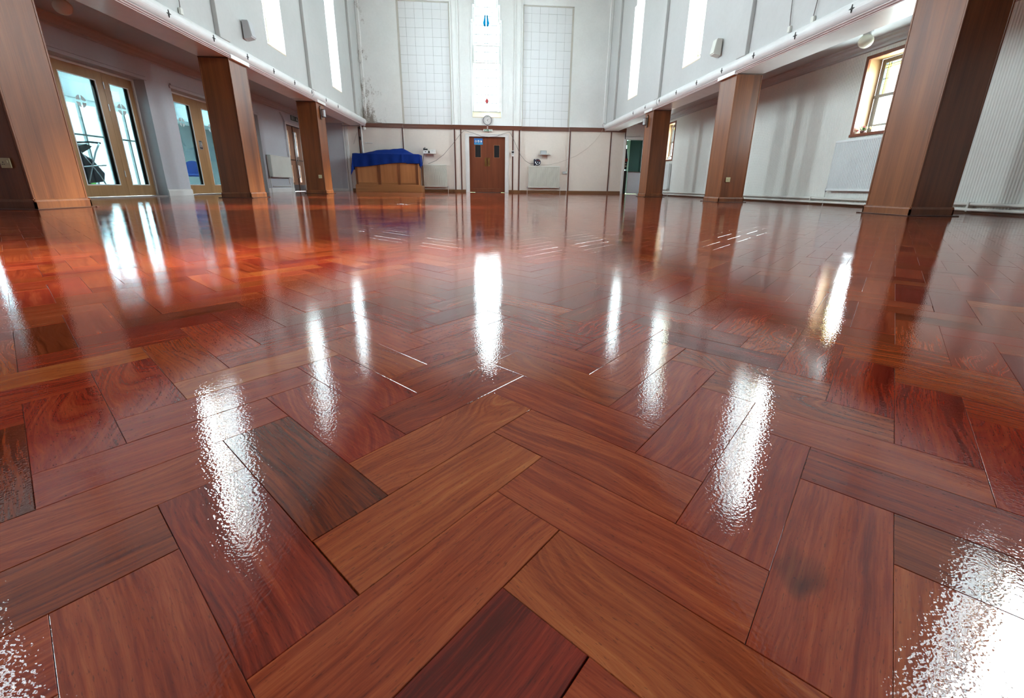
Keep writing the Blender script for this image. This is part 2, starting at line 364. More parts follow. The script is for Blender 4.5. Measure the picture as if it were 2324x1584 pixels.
    def build(s, name, mat=None, parent=None, origin=None, merge=False):
        me = bpy.data.meshes.new(name)
        o = Vector(origin) if origin is not None else None
        if o is None:
            if parent is not None: o = Vector((0, 0, 0))
            else:
                a = np.array(s.v); o = Vector(((a[:, 0].min() + a[:, 0].max()) / 2, (a[:, 1].min() + a[:, 1].max()) / 2, a[:, 2].min()))
        me.from_pydata([tuple(Vector(v) - o) for v in s.v], [], s.f)
        me.polygons.foreach_set('use_smooth', s.sm)
        bm = bmesh.new(); bm.from_mesh(me)
        if merge: bmesh.ops.remove_doubles(bm, verts=bm.verts, dist=1e-5)
        bmesh.ops.recalc_face_normals(bm, faces=bm.faces); bm.to_mesh(me); bm.free()
        if mat: me.materials.append(M(mat))
        ob = bpy.data.objects.new(name, me); COL.objects.link(ob); ob.location = o
        if parent is not None: ob.parent = parent
        return ob

def tag(o, label=None, cat=None, group=None, kind=None):
    if label: o['label'] = label
    if cat: o['category'] = cat
    if group: o['group'] = group
    if kind: o['kind'] = kind
    return o
def thing(name, label, cat, loc=(0, 0, 0), rz=0.0, group=None):
    o = bpy.data.objects.new(name, None); COL.objects.link(o); o.location = loc; o.rotation_euler = (0, 0, rz); o.empty_display_size = 0.1
    return tag(o, label, cat, group)
def struct(name, loc=(0, 0, 0)):
    o = bpy.data.objects.new(name, None); COL.objects.link(o); o.location = loc; return tag(o, kind='structure')

def grid_wall(mb, axis, c0, c1, s0, s1, z0, z1, holes):
    """wall slab between c0 and c1 on axis (0: x, 1: y), spanning s x z, with rectangular holes"""
    ss = sorted({s0, s1, *[h[0] for h in holes], *[h[1] for h in holes]}); ss = [s for s in ss if s0 <= s <= s1]
    zz = sorted({z0, z1, *[h[2] for h in holes], *[h[3] for h in holes]}); zz = [z for z in zz if z0 <= z <= z1]
    P = (lambda c_, s_, z_: (c_, s_, z_)) if axis == 0 else (lambda c_, s_, z_: (s_, c_, z_))
    solid = {}
    for i in range(len(ss) - 1):
        for j in range(len(zz) - 1):
            ms, mz = (ss[i] + ss[i + 1]) / 2, (zz[j] + zz[j + 1]) / 2
            solid[i, j] = not any(h[0] < ms < h[1] and h[2] < mz < h[3] for h in holes)
    q = lambda a, b, c_, d: mb.add([a, b, c_, d], [(0, 1, 2, 3)])
    for (i, j), ok in solid.items():
        if not ok: continue
        a, b, c_, d = ss[i], ss[i + 1], zz[j], zz[j + 1]
        for cc in (c0, c1): q(P(cc, a, c_), P(cc, b, c_), P(cc, b, d), P(cc, a, d))
        if not solid.get((i - 1, j), False): q(P(c0, a, c_), P(c1, a, c_), P(c1, a, d), P(c0, a, d))
        if not solid.get((i + 1, j), False): q(P(c0, b, c_), P(c1, b, c_), P(c1, b, d), P(c0, b, d))
        if not solid.get((i, j - 1), False): q(P(c0, a, c_), P(c0, b, c_), P(c1, b, c_), P(c1, a, c_))
        if not solid.get((i, j + 1), False): q(P(c0, a, d), P(c0, b, d), P(c1, b, d), P(c1, a, d))
    return mb

XL, XR, YF = -4.34, 4.80, 17.63           # hall faces
AL, AR = -6.30, 6.40                      # aisle walls
YB = -2.2

# ------------------------------------------------------------------ floor
floor = MB().box(-7.0, 6.6, YB, 18.0, -0.10, -0.0045).build('floor', 'slab', origin=(0, 0, 0)); tag(floor, kind='structure')
W = 0.07243
al = math.radians(45.25)
O2 = np.array([0.0110, 0.4432]); uu = np.array([math.cos(al), math.sin(al)]); vv = np.array([math.sin(al), -math.cos(al)])
# known blocks seen close up: lattice key -> (tone, figure, hue)
KNOWN = {('U', 0, 0): (0.66, 0.10, 0.75), ('U', -1, 0): (0.60, 0.12, 0.55), ('U', 1, 0): (0.60, 0.75, 0.7), ('U', 2, 0): (0.45, 0.7, 0.3),
         ('V', 0, 0): (0.56, 0.35, 0.5), ('V', -1, 0): (0.52, 0.10, 0.35), ('V', 1, 0): (0.60, 0.12, 0.45), ('V', 2, 0): (0.62, 0.8, 0.8),
         ('V', -2, 0): (0.55, 0.6, 0.75), ('U', -2, 0): (0.33, 0.1, 0.0), ('U', -3, 0): (0.5, 0.2, 0.7)}
blocks = []
for m_ in range(-60, 70):
    for k in range(-190, 160):
        bu, bv = -k + 3 * m_, k + 3 * m_        # lattice shift k*(-1,1) + m*(3,3)
        for typ in 'UV':
            cu, cv = (bu - 1.5, bv + 0.5) if typ == 'U' else (bu + 0.5, bv + 1.5)
            ctr = O2 + W * (cu * uu + cv * vv)
            if not (-6.75 < ctr[0] < 6.45 and -0.9 < ctr[1] < 17.68): continue
            blocks.append((typ, k, m_, ctr))
# key for KNOWN uses (typ, k, m) with U0=[-3,0]x[0,1] at k=0; A is k=-1
camxy = np.array([0.0, 0.0])
def in_view(p, pad=0.03):
    d = Vector((p[0], p[1], 0)) - Vector((0, 0, 0.28)); z = d.dot(fwd)
    if z <= 0.02: return False
    x = CX + F_PX * d.dot(r_) / z; y = CY - F_PX * d.dot(u_) / z
    return -60 < x < 2384 and y < 1660
dist = [(float(np.hypot(*(b[3] - camxy))) if in_view(b[3]) else 99.0) for b in blocks]
order = np.argsort(dist); near = set(order[:300].tolist())
def block_geo(items, name, parent):
    V, F, LOC, TONE = [], [], [], []
    for (typ, k, m_, ctr), idx in items:
        rs = random.Random(hash((typ == 'U', k, m_)) & 0xffffff)
        du, dv = (uu, vv) if typ == 'U' else (vv, uu)
        tone = min(0.80, max(0.36, rs.gauss(0.51, 0.075))); fig = rs.random() ** 2.0 * 1.1; hue = rs.random()
        kn = KNOWN.get((typ, k, m_) if typ == 'V' else (typ, -k, m_))
        if kn: tone, fig, hue = kn
        seed = rs.random() * 90
        ge = 0.00022 + (0.0007 * rs.random() if rs.random() < 0.22 else 0.0); gs = 0.00014 + (0.00025 if rs.random() < 0.1 else 0)
        hl, hw = W * 1.5 - ge, W * 0.5 - gs; bv = 0.00040
        tx, ty, dz = rs.gauss(0, 0.0007), rs.gauss(0, 0.0010), rs.gauss(0, 0.00006)
        o = len(V)
        for lv, (l, w) in (('b', (hl, hw)), ('m', (hl, hw)), ('t', (hl - bv, hw - bv))):
            for sx, sy in ((-1, -1), (1, -1), (1, 1), (-1, 1)):
                a, b = sx * l, sy * w
                p = ctr + a * du + b * dv
                z = {'b': -0.006, 'm': -bv * 0.8, 't': 0.0}[lv] + (0 if lv == 'b' else a * tx + b * ty + dz)
                V.append((p[0], p[1], z)); LOC.append((a + seed, b + seed * 0.7, seed)); TONE.append((tone, fig, hue, 1))
        for a in (0, 4):
            for i in range(4):
                j = (i + 1) % 4; F.append((o + a + i, o + a + j, o + a + 4 + j, o + a + 4 + i))
        F.append((o + 8, o + 9, o + 10, o + 11))
    me = bpy.data.meshes.new(name); V = np.array(V)
    org = (V.min(0) + V.max(0)) / 2 if len(items) == 1 else np.zeros(3); org[2] = 0
    me.from_pydata((V - org).tolist(), [], F)
    bm = bmesh.new(); bm.from_mesh(me); bmesh.ops.recalc_face_normals(bm, faces=bm.faces); bm.to_mesh(me); bm.free()
    a1 = me.attributes.new('loc', 'FLOAT_VECTOR', 'POINT'); a1.data.foreach_set('vector', np.array(LOC, dtype=np.float32).ravel())
    a2 = me.attributes.new('tone', 'FLOAT_COLOR', 'POINT'); a2.data.foreach_set('color', np.array(TONE, dtype=np.float32).ravel())
    me.materials.append(M('parquet'))
    ob = bpy.data.objects.new(name, me); COL.objects.link(ob); ob.location = org; ob.parent = parent; return ob
rest = []
for i, b in enumerate(blocks):
    if i in near: block_geo([(b, i)], 'parquet_block', floor)
    else: rest.append((b, i))
tag(block_geo(rest, 'parquet_field', floor), kind='stuff')
MB().box(-7.0, 6.6, YB, -0.85, -0.0044, 0.0).build('floor_board', 'skirt', floor)

# ------------------------------------------------------------------ upper hall walls (clerestory)
def clerestory(name, xf, n, mat):
    holes = []; zt = 5.95 if n > 0 else 5.60
    for wy in WIN_Y:
        holes += [(wy - 0.43, wy + 0.43, 3.0, zt), (wy - 0.28, wy + 0.28, zt, zt + 0.33)]
    mb = grid_wall(MB(), 0, xf, xf - n * 0.44, YB, YF, 2.58, 7.4, holes)
    w = mb.build(name, mat, origin=(0, 0, 0), merge=True); tag(w, kind='structure')
    for ry in (0.45, 4.45, 8.52, 12.48, 16.55):
        MB().cham(xf, xf + n * 0.075, ry - 0.15, ry + 0.15, 2.56, 7.3, 0.01).build('rib', mat, w)
    return w
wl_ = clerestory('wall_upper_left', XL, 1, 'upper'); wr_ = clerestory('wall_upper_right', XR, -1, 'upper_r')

wcount = [1]
def clerestory_window(xf, n, wy):
    w = struct('window_%d' % wcount[0], (xf, wy, 3.0)); wcount[0] += 1
    D = 0.30
    X = lambda d: n * d                                   # local x, into the hall positive
    # sloping sill and lining
    MB().prism([(X(0.004), 0.0), (X(0.004), -0.02), (X(-0.44), -0.02), (X(-0.44), 0.25), (X(-D), 0.22)], 1, -0.43, 0.43).build('sill', 'sillstone', w)
    for s in (-1, 1): MB().prism([(X(-0.0), s * 0.43), (X(-D), s * 0.43), (X(-D), s * 0.36)], 2, 0.0, 2.95).build('splay', 'revealw', w)
    f = MB()
    for s in (-1, 1): f.cham(X(-D), X(-D - 0.06), s * 0.37, s * 0.31, 0.2, 3.0)
    f.cham(X(-D), X(-D - 0.06), -0.37, 0.37, 0.2, 0.26); f.cham(X(-D), X(-D - 0.06), -0.37, 0.37, 2.9, 2.96)
    f.cham(X(-D - 0.005), X(-D - 0.05), -0.33, 0.33, 1.55, 1.6)
    f.build('window_frame', 'sash', w)
    b = MB(); zs = [0.26 + 0.33 * i for i in range(9)]
    for z in zs[1:]: b.box(X(-D - 0.025), X(-D - 0.035), -0.31, 0.31, z - 0.004, z + 0.004)
    for y in (-0.2, 0.2): b.box(X(-D - 0.025), X(-D - 0.035), y - 0.004, y + 0.004, 0.26, 2.95)
    b.build('lead_bar', 'lead', w)
    ys = [-0.31, -0.2, 0.2, 0.31]
    for a in range(3):
        for z in zs:
            MB().box(X(-D - 0.028), X(-D - 0.032), ys[a] + .001, ys[a + 1] - .001, z + .001, min(z + 0.329, 2.94)).build('pane', 'g_clear', w)
for wy in WIN_Y:
    clerestory_window(XL, 1, wy); clerestory_window(XR, -1, wy)

# beams over the aisle openings: soffit, stepped cornice, bullnose
tcount = [1]
def beam(xf, n, mat):
    X = lambda d: xf + n * d
    arc = [(0.010 + 0.075 * math.sin(t), 2.485 - 0.095 * math.cos(t)) for t in np.linspace(0.05, PI, 14)]
    top = (-0.0, 2.59)
    poly = [(-0.50, 2.34), (0.0, 2.34)] + arc[:] + [top, (-0.50, 2.60)]
    obs = []
    for a, b in ((YB, 12.36), (12.40, YF)):
        mb = MB().prism([(X(d), z) for d, z in poly], 1, a, b)
        o = mb.build('trim_%d' % tcount[0], mat, origin=(xf, (a + b) / 2, 2.34)); tag(o, kind='structure'); tcount[0] += 1; obs.append(o)
    # cornice below the bullnose
    corn = [(0.0, 2.325), (0.018, 2.325), (0.022, 2.335), (0.036, 2.340), (0.040, 2.350), (0.028, 2.358), (0.050, 2.366), (0.052, 2.378), (0.030, 2.386), (0.0, 2.386)]
    o = MB().prism([(X(d), z) for d, z in corn], 1, YB, YF, ).build('cornice', 'pinkwhite', obs[0], origin=(xf, 3, 2.34))
    o.location = Vector((xf, 3, 2.34)) - obs[0].location
    for i in range(13):
        y = 1.96 + 1.03 * i if n > 0 else 1.90 + 1.028 * i
        par = obs[0] if y < 12.3 else obs[1]
        st = MB(); pts = []
        for k in range(8):
            rr = 0.048 if k % 2 == 0 else 0.014
            pts.append((y + rr * math.sin(k * PI / 4), 2.475 + rr * math.cos(k * PI / 4)))
        st.prism(pts, 0, X(0.080), X(0.092))
        s_ = st.build('star_plate', 'dkhole', par, origin=(X(0.085), y, 2.475)); s_.location = Vector((X(0.085), y, 2.475)) - par.location
    return obs
beam(XL, 1, 'beam'); beam(XR, -1, 'beam')

# ------------------------------------------------------------------ far wall
CW = [(-0.33, 0.75, 2.74, 5.90), (-0.27, 0.69, 5.90, 6.36), (-0.20, 0.62, 6.36, 6.80), (-0.08, 0.50, 6.80, 7.05), (0.06, 0.36, 7.05, 7.25)]
D1 = (-0.50, 0.93, -0.1, 2.07); DR = (5.66, 6.36, -0.1, 2.05)
bays = [(-2.94, -1.09, -0.1, 6.42), (1.53, 3.38, -0.1, 6.42)]
mb = grid_wall(MB(), 1, YF, YF + 0.07, -7.0, 6.9, -0.1, 9.3, CW + [D1, DR] + bays)
grid_wall(mb, 1, YF + 0.07, YF + 0.32, -7.0, 6.9, -0.1, 9.3, CW + [D1, DR])
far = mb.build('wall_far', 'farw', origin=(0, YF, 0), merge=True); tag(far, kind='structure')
def rel(o, par):                      # world-space geometry under a parent that sits elsewhere
    o.location = o.location - par.location if o.parent == par else o.location; return o
def part(mb, name, mat, par, merge=False):
    a = np.array(mb.v); ctr = Vector(((a[:, 0].min() + a[:, 0].max()) / 2, (a[:, 1].min() + a[:, 1].max()) / 2, a[:, 2].min()))
    o = mb.build(name, mat, par, origin=ctr, merge=merge)
    p = par; off = Vector((0, 0, 0))
    while p is not None: off += p.location; p = p.parent
    o.location = ctr - off
    return o
# cream dado below the rail: thin boards on each wall segment
segs = [(-5.00, -2.94, 0), (-2.94, -1.09, 1), (-1.09, -0.60, 0), (1.03, 1.53, 0), (1.53, 3.38, 1), (3.38, 5.58, 0)]
for a, b, r in segs:
    y0 = YF + (0.07 if r else 0)
    part(MB().box(a, b, y0 - 0.006, y0, 0.0, 2.31), 'dado_board', 'cream', far)
part(MB().box(-0.60, 1.03, YF - 0.006, YF, 2.125, 2.31), 'dado_board', 'cream', far)
# tiles
for bx in (-2.94, 1.53):
    part(MB().box(bx, bx + 1.85, YF + 0.062, YF + 0.07, 2.44, 6.42), 'tile_backing', 'joint', far)
    for i in range(6):
        for j in range(14):
            x0 = bx + 0.006 + i * 0.3065; z0 = 2.446 + 0.2865 * j; z1 = min(z0 + 0.2865, 6.41)
            if z1 - z0 < 0.1: continue
            jx, jz = rng.normal(0, 0.001), rng.normal(0, 0.001) + (0.004 if i >= 3 else 0) * (1 if bx < 0 else -1)
            d = 0.054 + rng.normal(0, 0.0012)
            part(MB().cham(x0 + jx + 0.0028, x0 + 0.3065 + jx - 0.0028, YF + d, YF + 0.0615, z0 + jz + 0.0028, z1 + jz - 0.0028, 0.0015), 'tile', 'tile', far)
# ribs either side of the middle field, strips painting shade along the tile bays
for a, b in ((-1.09, -1.05), (-0.83, -0.80), (1.23, 1.26), (1.49, 1.53)):
    part(MB().cham(a, b, YF - 0.03, YF + 0.001, 2.44, 9.0, 0.006), 'rib', 'farw', far)
part(MB().cham(-4.34, -4.22, YF - 0.06, YF + 0.001, 2.44, 9.0, 0.02), 'rib', 'farw', far)
part(MB().cham(4.68, 4.80, YF - 0.06, YF + 0.001, 2.50, 9.0, 0.02), 'rib', 'farw', far)
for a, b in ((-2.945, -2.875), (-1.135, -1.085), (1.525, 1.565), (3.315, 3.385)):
    part(MB().cham(a, b, YF + 0.035, YF + 0.068, 2.44, 6.42, 0.008), 'bay_shade_strip', 'shade_grey', far)
part(MB().cham(-2.94, -1.09, YF + 0.035, YF + 0.068, 6.38, 6.42, 0.008), 'bay_shade_strip', 'shade_grey', far); part(MB().cham(1.53, 3.38, YF + 0.035, YF + 0.068, 6.38, 6.42, 0.008), 'bay_shade_strip', 'shade_grey', far)
# brown rail (steps in and out with the wall)
rail = []
for a, b, r in [(-4.45, -2.94, 0), (-2.94, -1.09, 1), (-1.09, 1.53, 0), (1.53, 3.38, 1), (3.38, 5.00, 0), (5.00, 5.62, -1)]:
    y0 = YF + (0.07 if r == 1 else 0) - (0.02 if r == -1 else 0)
    m2 = MB().cham(a, b, y0 - 0.05, y0 + 0.005, 2.325, 2.425, 0.004).cham(a, b, y0 - 0.062, y0, 2.418, 2.440, 0.004).cham(a, b, y0 - 0.058, y0, 2.30, 2.326, 0.004)
    part(m2, 'rail', 'rail', far)
part(MB().cham(-4.44, -2.9, YF - 0.045, YF, 2.441, 2.452, .003), 'rail_ledge', 'upper_r', far)
for x in (-4.60, -2.985, -1.045, -0.81, 1.185, 1.435, 3.405, 5.025):
    part(MB().cham(x, x + 0.045, YF - 0.030, YF, 0.10, 2.305, 0.004), 'cover_strip', 'coverw', far)
    part(MB().cham(x + (0.045 if x > 0.2 else -0.022), x + (0.067 if x > 0.2 else 0.0), YF - 0.022, YF, 0.10, 2.305, 0.004), 'cover_bead', 'gloss', far)
part(MB().cham(5.595, 5.625, YF - 0.03, YF, 2.06, 2.31, 0.004), 'cover_strip', 'strip', far)
bb = struct('baseboard_far', (0, YF, 0))
for a, b, r in [(-4.98, -4.60, 0), (-4.55, -2.94, 0), (-2.94, -1.09, 1), (-1.09, -0.83, 0), (-0.83, -0.60, 0.3), (1.03, 1.24, 0.3), (1.24, 1.53, 0), (1.53, 3.38, 1), (3.38, 5.02, 0), (5.02, 5.56, 0.3)]:
    y0 = YF + 0.07 * (1 if r == 1 else 0) - 0.012 * (1 if 0 < r < 1 else 0)
    part(MB().prism([(y0, 0.0), (y0 - 0.024, 0.0), (y0 - 0.024, 0.085), (y0 - 0.016, 0.10), (y0, 0.105)], 0, a, b), 'skirting_board', 'skirt', bb)

# centre window: leaded lights in a stepped opening
w = struct('window_%d' % wcount[0], (0.21, YF + 0.25, 2.74)); wcount[0] += 1
xc = 0.21
part(MB().prism([(YF - 0.004, 2.735), (YF - 0.004, 2.715), (YF + 0.32, 2.715), (YF + 0.32, 2.97), (YF + 0.25, 2.955)], 0, -0.33, 0.75), 'sill', 'sillstone', w)
mb = MB()
for (x0, x1, z0, z1) in CW:
    for s, x in ((-1, x0), (1, x1)):
        mb.cham(x, x + s * 0.035, YF - 0.022, YF + 0.02, z0 - 0.0, z1 + 0.035, 0.005)
for k in range(len(CW) - 1):
    a, b = CW[k], CW[k + 1]
    mb.cham(a[0] - 0.03, b[0], YF - 0.022, YF + 0.02, a[3], a[3] + 0.035, 0.005); mb.cham(b[1], a[1] + 0.03, YF - 0.022, YF + 0.02, a[3], a[3] + 0.035, 0.005)
part(mb, 'architrave', 'revealw', w)
yg = YF + 0.25
mb = MB(); 
for (x0, x1, z0, z1) in CW:
    for s, x in ((1, x0), (-1, x1)): mb.box(x, x + s * 0.06, yg - 0.02, yg + 0.05, max(z0, 2.96), z1)
for z in (2.96, 4.60, 5.15): mb.box(-0.29, 0.71, yg - 0.02, yg + 0.04, z - 0.016, z + 0.016)
for s, x in ((1, -0.29), (-1, 0.71)): mb.box(x, x + s * 0.05, yg - 0.03, yg + 0.03, 4.60, 5.15)
part(mb, 'window_frame', 'gloss', w)
cols = [-0.27, -0.155, 0.16, 0.26, 0.575, 0.69]; rows = [2.975 + 0.283 * i for i in range(15)]
mb = MB()
for x in cols[1:-1]: mb.box(x - 0.005, x + 0.005, yg - 0.002, yg + 0.008, 2.97, 6.9)
for z in rows[1:]:
    mb.box(-0.27, 0.69, yg - 0.002, yg + 0.008, z - 0.005, z + 0.005)
    if z < 6.3:
        for x in (0.16, 0.26): mb.cyl((x, yg - 0.008, z), (x, yg + 0.002, z), 0.010, n=8)
part(mb, 'lead_bar', 'lead', w)
for i in range(5):
    for j in range(14):
        z1 = rows[j + 1]
        if z1 > 6.95: continue
        if j >= 12 and i in (0, 4): continue
        part(MB().box(cols[i] + .002, cols[i + 1] - .002, yg, yg + 0.005, rows[j] + .002, z1 - .002), 'pane', 'g_yellow' if (i in (0, 4) and j in (0,) and False) else 'g_pale', w)
def zc(j): return rows[j]
for s in (-1, 1):
    z0 = 5.77
    part(MB().prism([(xc + s * 0.02, z0 + 0.36), (xc + s * 0.02, z0 + 0.0), (xc + s * 0.075, z0 + 0.0), (xc + s * 0.115, z0 + 0.10), (xc + s * 0.085, z0 + 0.20), (xc + s * 0.055, z0 + 0.36)], 1, yg - 0.012, yg - 0.004), 'blue_pane', 'g_blue', w)
part(MB().prism([(xc + 0.01, 3.22), (xc + 0.075, 3.32), (xc + 0.01, 3.43), (xc - 0.055, 3.32)], 1, yg - 0.012, yg - 0.004), 'red_pane', 'g_red', w)
mb = MB()
for x in (0.02, 0.42):
    for z in (3.245, 3.525, 5.85, 6.21): mb.cyl((x, yg - 0.010, z), (x, yg + 0.001, z), 0.012, n=6)
part(mb, 'lead_boss', 'lead', w)

# double door in the far wall
d1 = struct('door_1', (0.215, YF, 0))
mb = MB()
for (a, b) in ((-0.60, -0.47), (0.905, 1.03)): mb.cham(a, b, YF - 0.03, YF + 0.02, 0, 2.125, 0.006)
mb.cham(-0.60, 1.03, YF - 0.03, YF + 0.02, 2.045, 2.135, 0.006)
for (a, b) in ((-0.625, -0.60), (1.03, 1.05)): mb.cham(a, b, YF - 0.042, YF, 0, 2.145, 0.005)
mb.cham(-0.625, 1.05, YF - 0.042, YF, 2.125, 2.15, 0.005)
for (a, b) in ((-0.50, -0.475), (0.905, 0.93)): mb.box(a, b, YF - 0.0, YF + 0.28, 0, 2.05)
part(mb, 'door_frame', 'gloss', d1)
yd = YF + 0.045
for s, (a, b) in ((-1, (-0.473, 0.205)), (1, (0.211, 0.903))):
    vx = (-0.245, -0.035) if s < 0 else (0.485, 0.685)
    leaf = grid_wall(MB(), 1, yd, yd + 0.045, a, b, 0.012, 2.04, [(vx[0], vx[1], 1.31, 1.75)])
    lf = part(leaf, 'door_leaf', 'door', d1, True)
    part(MB().box(vx[0] - .002, vx[1] + .002, yd + 0.018, yd + 0.024, 1.308, 1.752), 'vision_pane', 'g_dark', lf)
    mb = MB(); fw_ = 0.014
    for (p, q, z0, z1) in ((vx[0] - fw_, vx[0], 1.296, 1.764), (vx[1], vx[1] + fw_, 1.296, 1.764), (vx[0], vx[1], 1.296, 1.31), (vx[0], vx[1], 1.75, 1.764)): mb.cham(p, q, yd - 0.008, yd + 0.002, z0, z1, .002)
    part(mb, 'pane_bead', 'brown_door', lf)
    px = (0.118, 0.198) if s < 0 else (0.232, 0.318)
    part(MB().cham(px[0], px[1], yd - 0.005, yd, 0.985, 1.30, .002), 'push_plate', 'brass', lf)
    hx = sum(px) / 2
    part(MB().tube([(hx, yd - 0.004, 1.06), (hx, yd - 0.045, 1.07), (hx, yd - 0.05, 1.15), (hx, yd - 0.045, 1.22), (hx, yd - 0.004, 1.23)], 0.008), 'pull_handle', 'brass', lf)
    part(MB().cham(a + 0.004, b - 0.004, yd - 0.006, yd, 0.015, 0.15, .002), 'kick_board', 'door', lf)
    part(MB().tube([(a + 0.01, yd - 0.008, 0.155 + (0.008 if s > 0 else 0)), (b - 0.01, yd - 0.008, 0.150)], 0.004), 'kick_bead', 'brown_door', lf)
part(MB().box(-0.27, 0.75, YF - 0.03, YF + 0.06, 0.0, 0.006), 'threshold', 'steel', d1)
part(MB().box(-0.55, 1.0, YF + 0.30, YF + 0.34, 0, 2.2), 'door_backing', 'g_dark', d1)

# right-hand doorway at the end of the aisle, with the little room behind it
d2 = struct('door_2', (6.0, YF, 0))
mb = MB().cham(5.57, 5.655, YF - 0.025, YF + 0.02, 0, 2.14, 0.005).cham(5.57, 6.40, YF - 0.025, YF + 0.02, 2.05, 2.14, 0.005).box(5.655, 5.675, YF, YF + 0.32, 0, 2.05).box(5.655, 6.36, YF, YF + 0.32, 2.035, 2.05)
part(mb, 'door_frame', 'gloss', d2)
part(MB().cham(5.86, 6.36, YF + 0.05, YF + 0.10, 0.005, 0.84, 0.004), 'hatch_panel', 'lav', d2)
part(MB().cham(5.84, 6.36, YF + 0.02, YF + 0.14, 0.84, 0.862, 0.004), 'hatch_ledge', 'strip', d2)
part(MB().box(5.86, 6.36, YF + 0.07, YF + 0.076, 0.862, 2.035), 'hatch_glass', 'g_cyan', d2)
part(MB().cham(5.675, 5.70, YF + 0.02, YF + 0.09, 0.0, 2.035, 0.003), 'door_edge', 'strip', d2)
room = struct('wall_back_room', (6, 19, 0))
part(MB().box(5.2, 8.4, 20.0, 20.06, 0, 2.4), 'room_wall', 'greenboard', room)
part(grid_wall(MB(), 1, 19.90, 19.98, 5.2, 8.4, 0, 2.4, [(6.22, 6.46, 0.95, 2.05)]), 'room_lining', 'greenboard', room)
part(MB().box(5.2, 8.4, YF + 0.33, 20.0, 2.4, 2.45), 'room_ceiling', 'room', room)
part(MB().box(5.3, 5.36, YF + 0.33, 20.0, 0, 2.4), 'room_side', 'greenboard', room)
lamp = bpy.data.materials.new('lit_window'); lamp.use_nodes = True
e = lamp.node_tree.nodes['Principled BSDF']; e.inputs['Emission Color'].default_value = (0.62, 1.0, 0.98, 1); e.inputs['Emission Strength'].default_value = 3.0; MATS['lit'] = lamp
part(MB().box(6.22, 6.46, 19.985, 19.995, 0.95, 2.05), 'lit_window_pane', 'lit', room)
part(MB().cham(6.34, 6.40, 19.84, 19.90, 0.95, 1.12, 0.01), 'window_latch', 'dkhole', room)
coat = thing('hanging_coat', 'dark coat with red and white stripes hanging just inside the right end doorway', 'coat', (5.80, YF + 0.30, 0.95))
cm = MB(); ring = []
for j in range(9):
    t = j / 8; hw_ = 0.03 + 0.055 * math.sin(min(1, t * 1.3) * PI / 2)
    for i in range(12):
        a_ = 2 * PI * i / 12; ring.append((hw_ * math.cos(a_) * (1 + 0.15 * math.sin(3 * a_ + t * 5)), 0.035 * math.sin(a_), 0.78 - 0.78 * t))
cm.add(ring, [(j * 12 + i, j * 12 + (i + 1) % 12, (j + 1) * 12 + (i + 1) % 12, (j + 1) * 12 + i) for j in range(8) for i in range(12)] + [list(range(12)), list(range(96, 108))], True)
cm.build('coat_body', 'navy', coat)
MB().cham(-0.03, 0.07, -0.048, -0.036, 0.30, 0.42, .004).build('red_patch', 'red', coat)
MB().cham(-0.07, 0.02, -0.050, -0.036, 0.20, 0.24, .004).build('white_patch', 'white', coat); MB().cham(-0.02, 0.04, -0.050, -0.036, 0.10, 0.15, .004).build('white_patch', 'white', coat)
MB().tube([(0, 0, 0.77), (0, 0, 0.82), (0.015, 0, 0.84)], 0.004).build('hanger_hook', 'steel', coat)
part(MB().cham(5.71, 5.84, YF + 0.14, YF + 0.30, 0.0, 0.90, 0.01), 'dark_gap_fill', 'dkhole', d2)  # near-black box painting the dim interior of the open gap

# ------------------------------------------------------------------ aisles: outer walls, ceilings, ends
right_holes = [(6.74, 7.57, 1.14, 2.38), (14.84, 15.67, 1.14, 2.38)]
wr = grid_wall(MB(), 0, AR, AR + 0.34, YB, YF + 0.05, -0.1, 2.72, right_holes).build('wall_right', 'ribbed', origin=(AR, 0, 0), merge=True); tag(wr, kind='structure')
OP1, OP2, OP3 = (5.90, 9.40, -0.1, 2.09), (10.12, 13.62, -0.1, 2.09), (15.42, 16.60, -0.1, 2.09)
OP0 = (1.85, 5.30, -0.1, 2.09)
wlf = grid_wall(MB(), 0, AL, AL - 0.34, YB, YF + 0.05, -0.1, 2.72, [OP1, OP2, OP3]).build('wall_left', 'lav', origin=(AL, 0, 0), merge=True); tag(wlf, kind='structure')
cl = MB().box(XL - 0.5, AL - 0.3, YB, YF, 2.60, 2.68).build('ceiling_aisle_left', 'soffit'); tag(cl, kind='structure')
cr = MB().box(XR + 0.5, AR + 0.3, YB, YF, 2.60, 2.68).build('ceiling_aisle_right', 'soffit'); tag(cr, kind='structure')
cor = [(0, 2.60), (0.085, 2.60), (0.08, 2.575), (0.055, 2.555), (0.045, 2.52), (0.02, 2.49), (0.022, 2.455), (0.0, 2.445)]
for xw, n in ((AL, 1), (AR, -1)):
    o = MB().prism([(xw + n * d, z) for d, z in cor], 1, YB, YF).build('trim_%d' % tcount[0], 'soffit'); tag(o, kind='structure'); tcount[0] += 1
# cross joints visible on the aisle soffits
back = grid_wall(MB(), 1, YB, YB - 0.2, -7, 7, -0.1, 9.3, []).build('wall_back', 'strip'); tag(back, kind='structure')
cg = MB()
cg.prism([(-4.8, 7.3), (0.23, 9.0), (5.25, 7.3), (5.25, 7.5), (0.23, 9.25), (-4.8, 7.5)], 1, YB, YF + 0.1)
tag(cg.build('ceiling', 'ceil'), kind='structure')
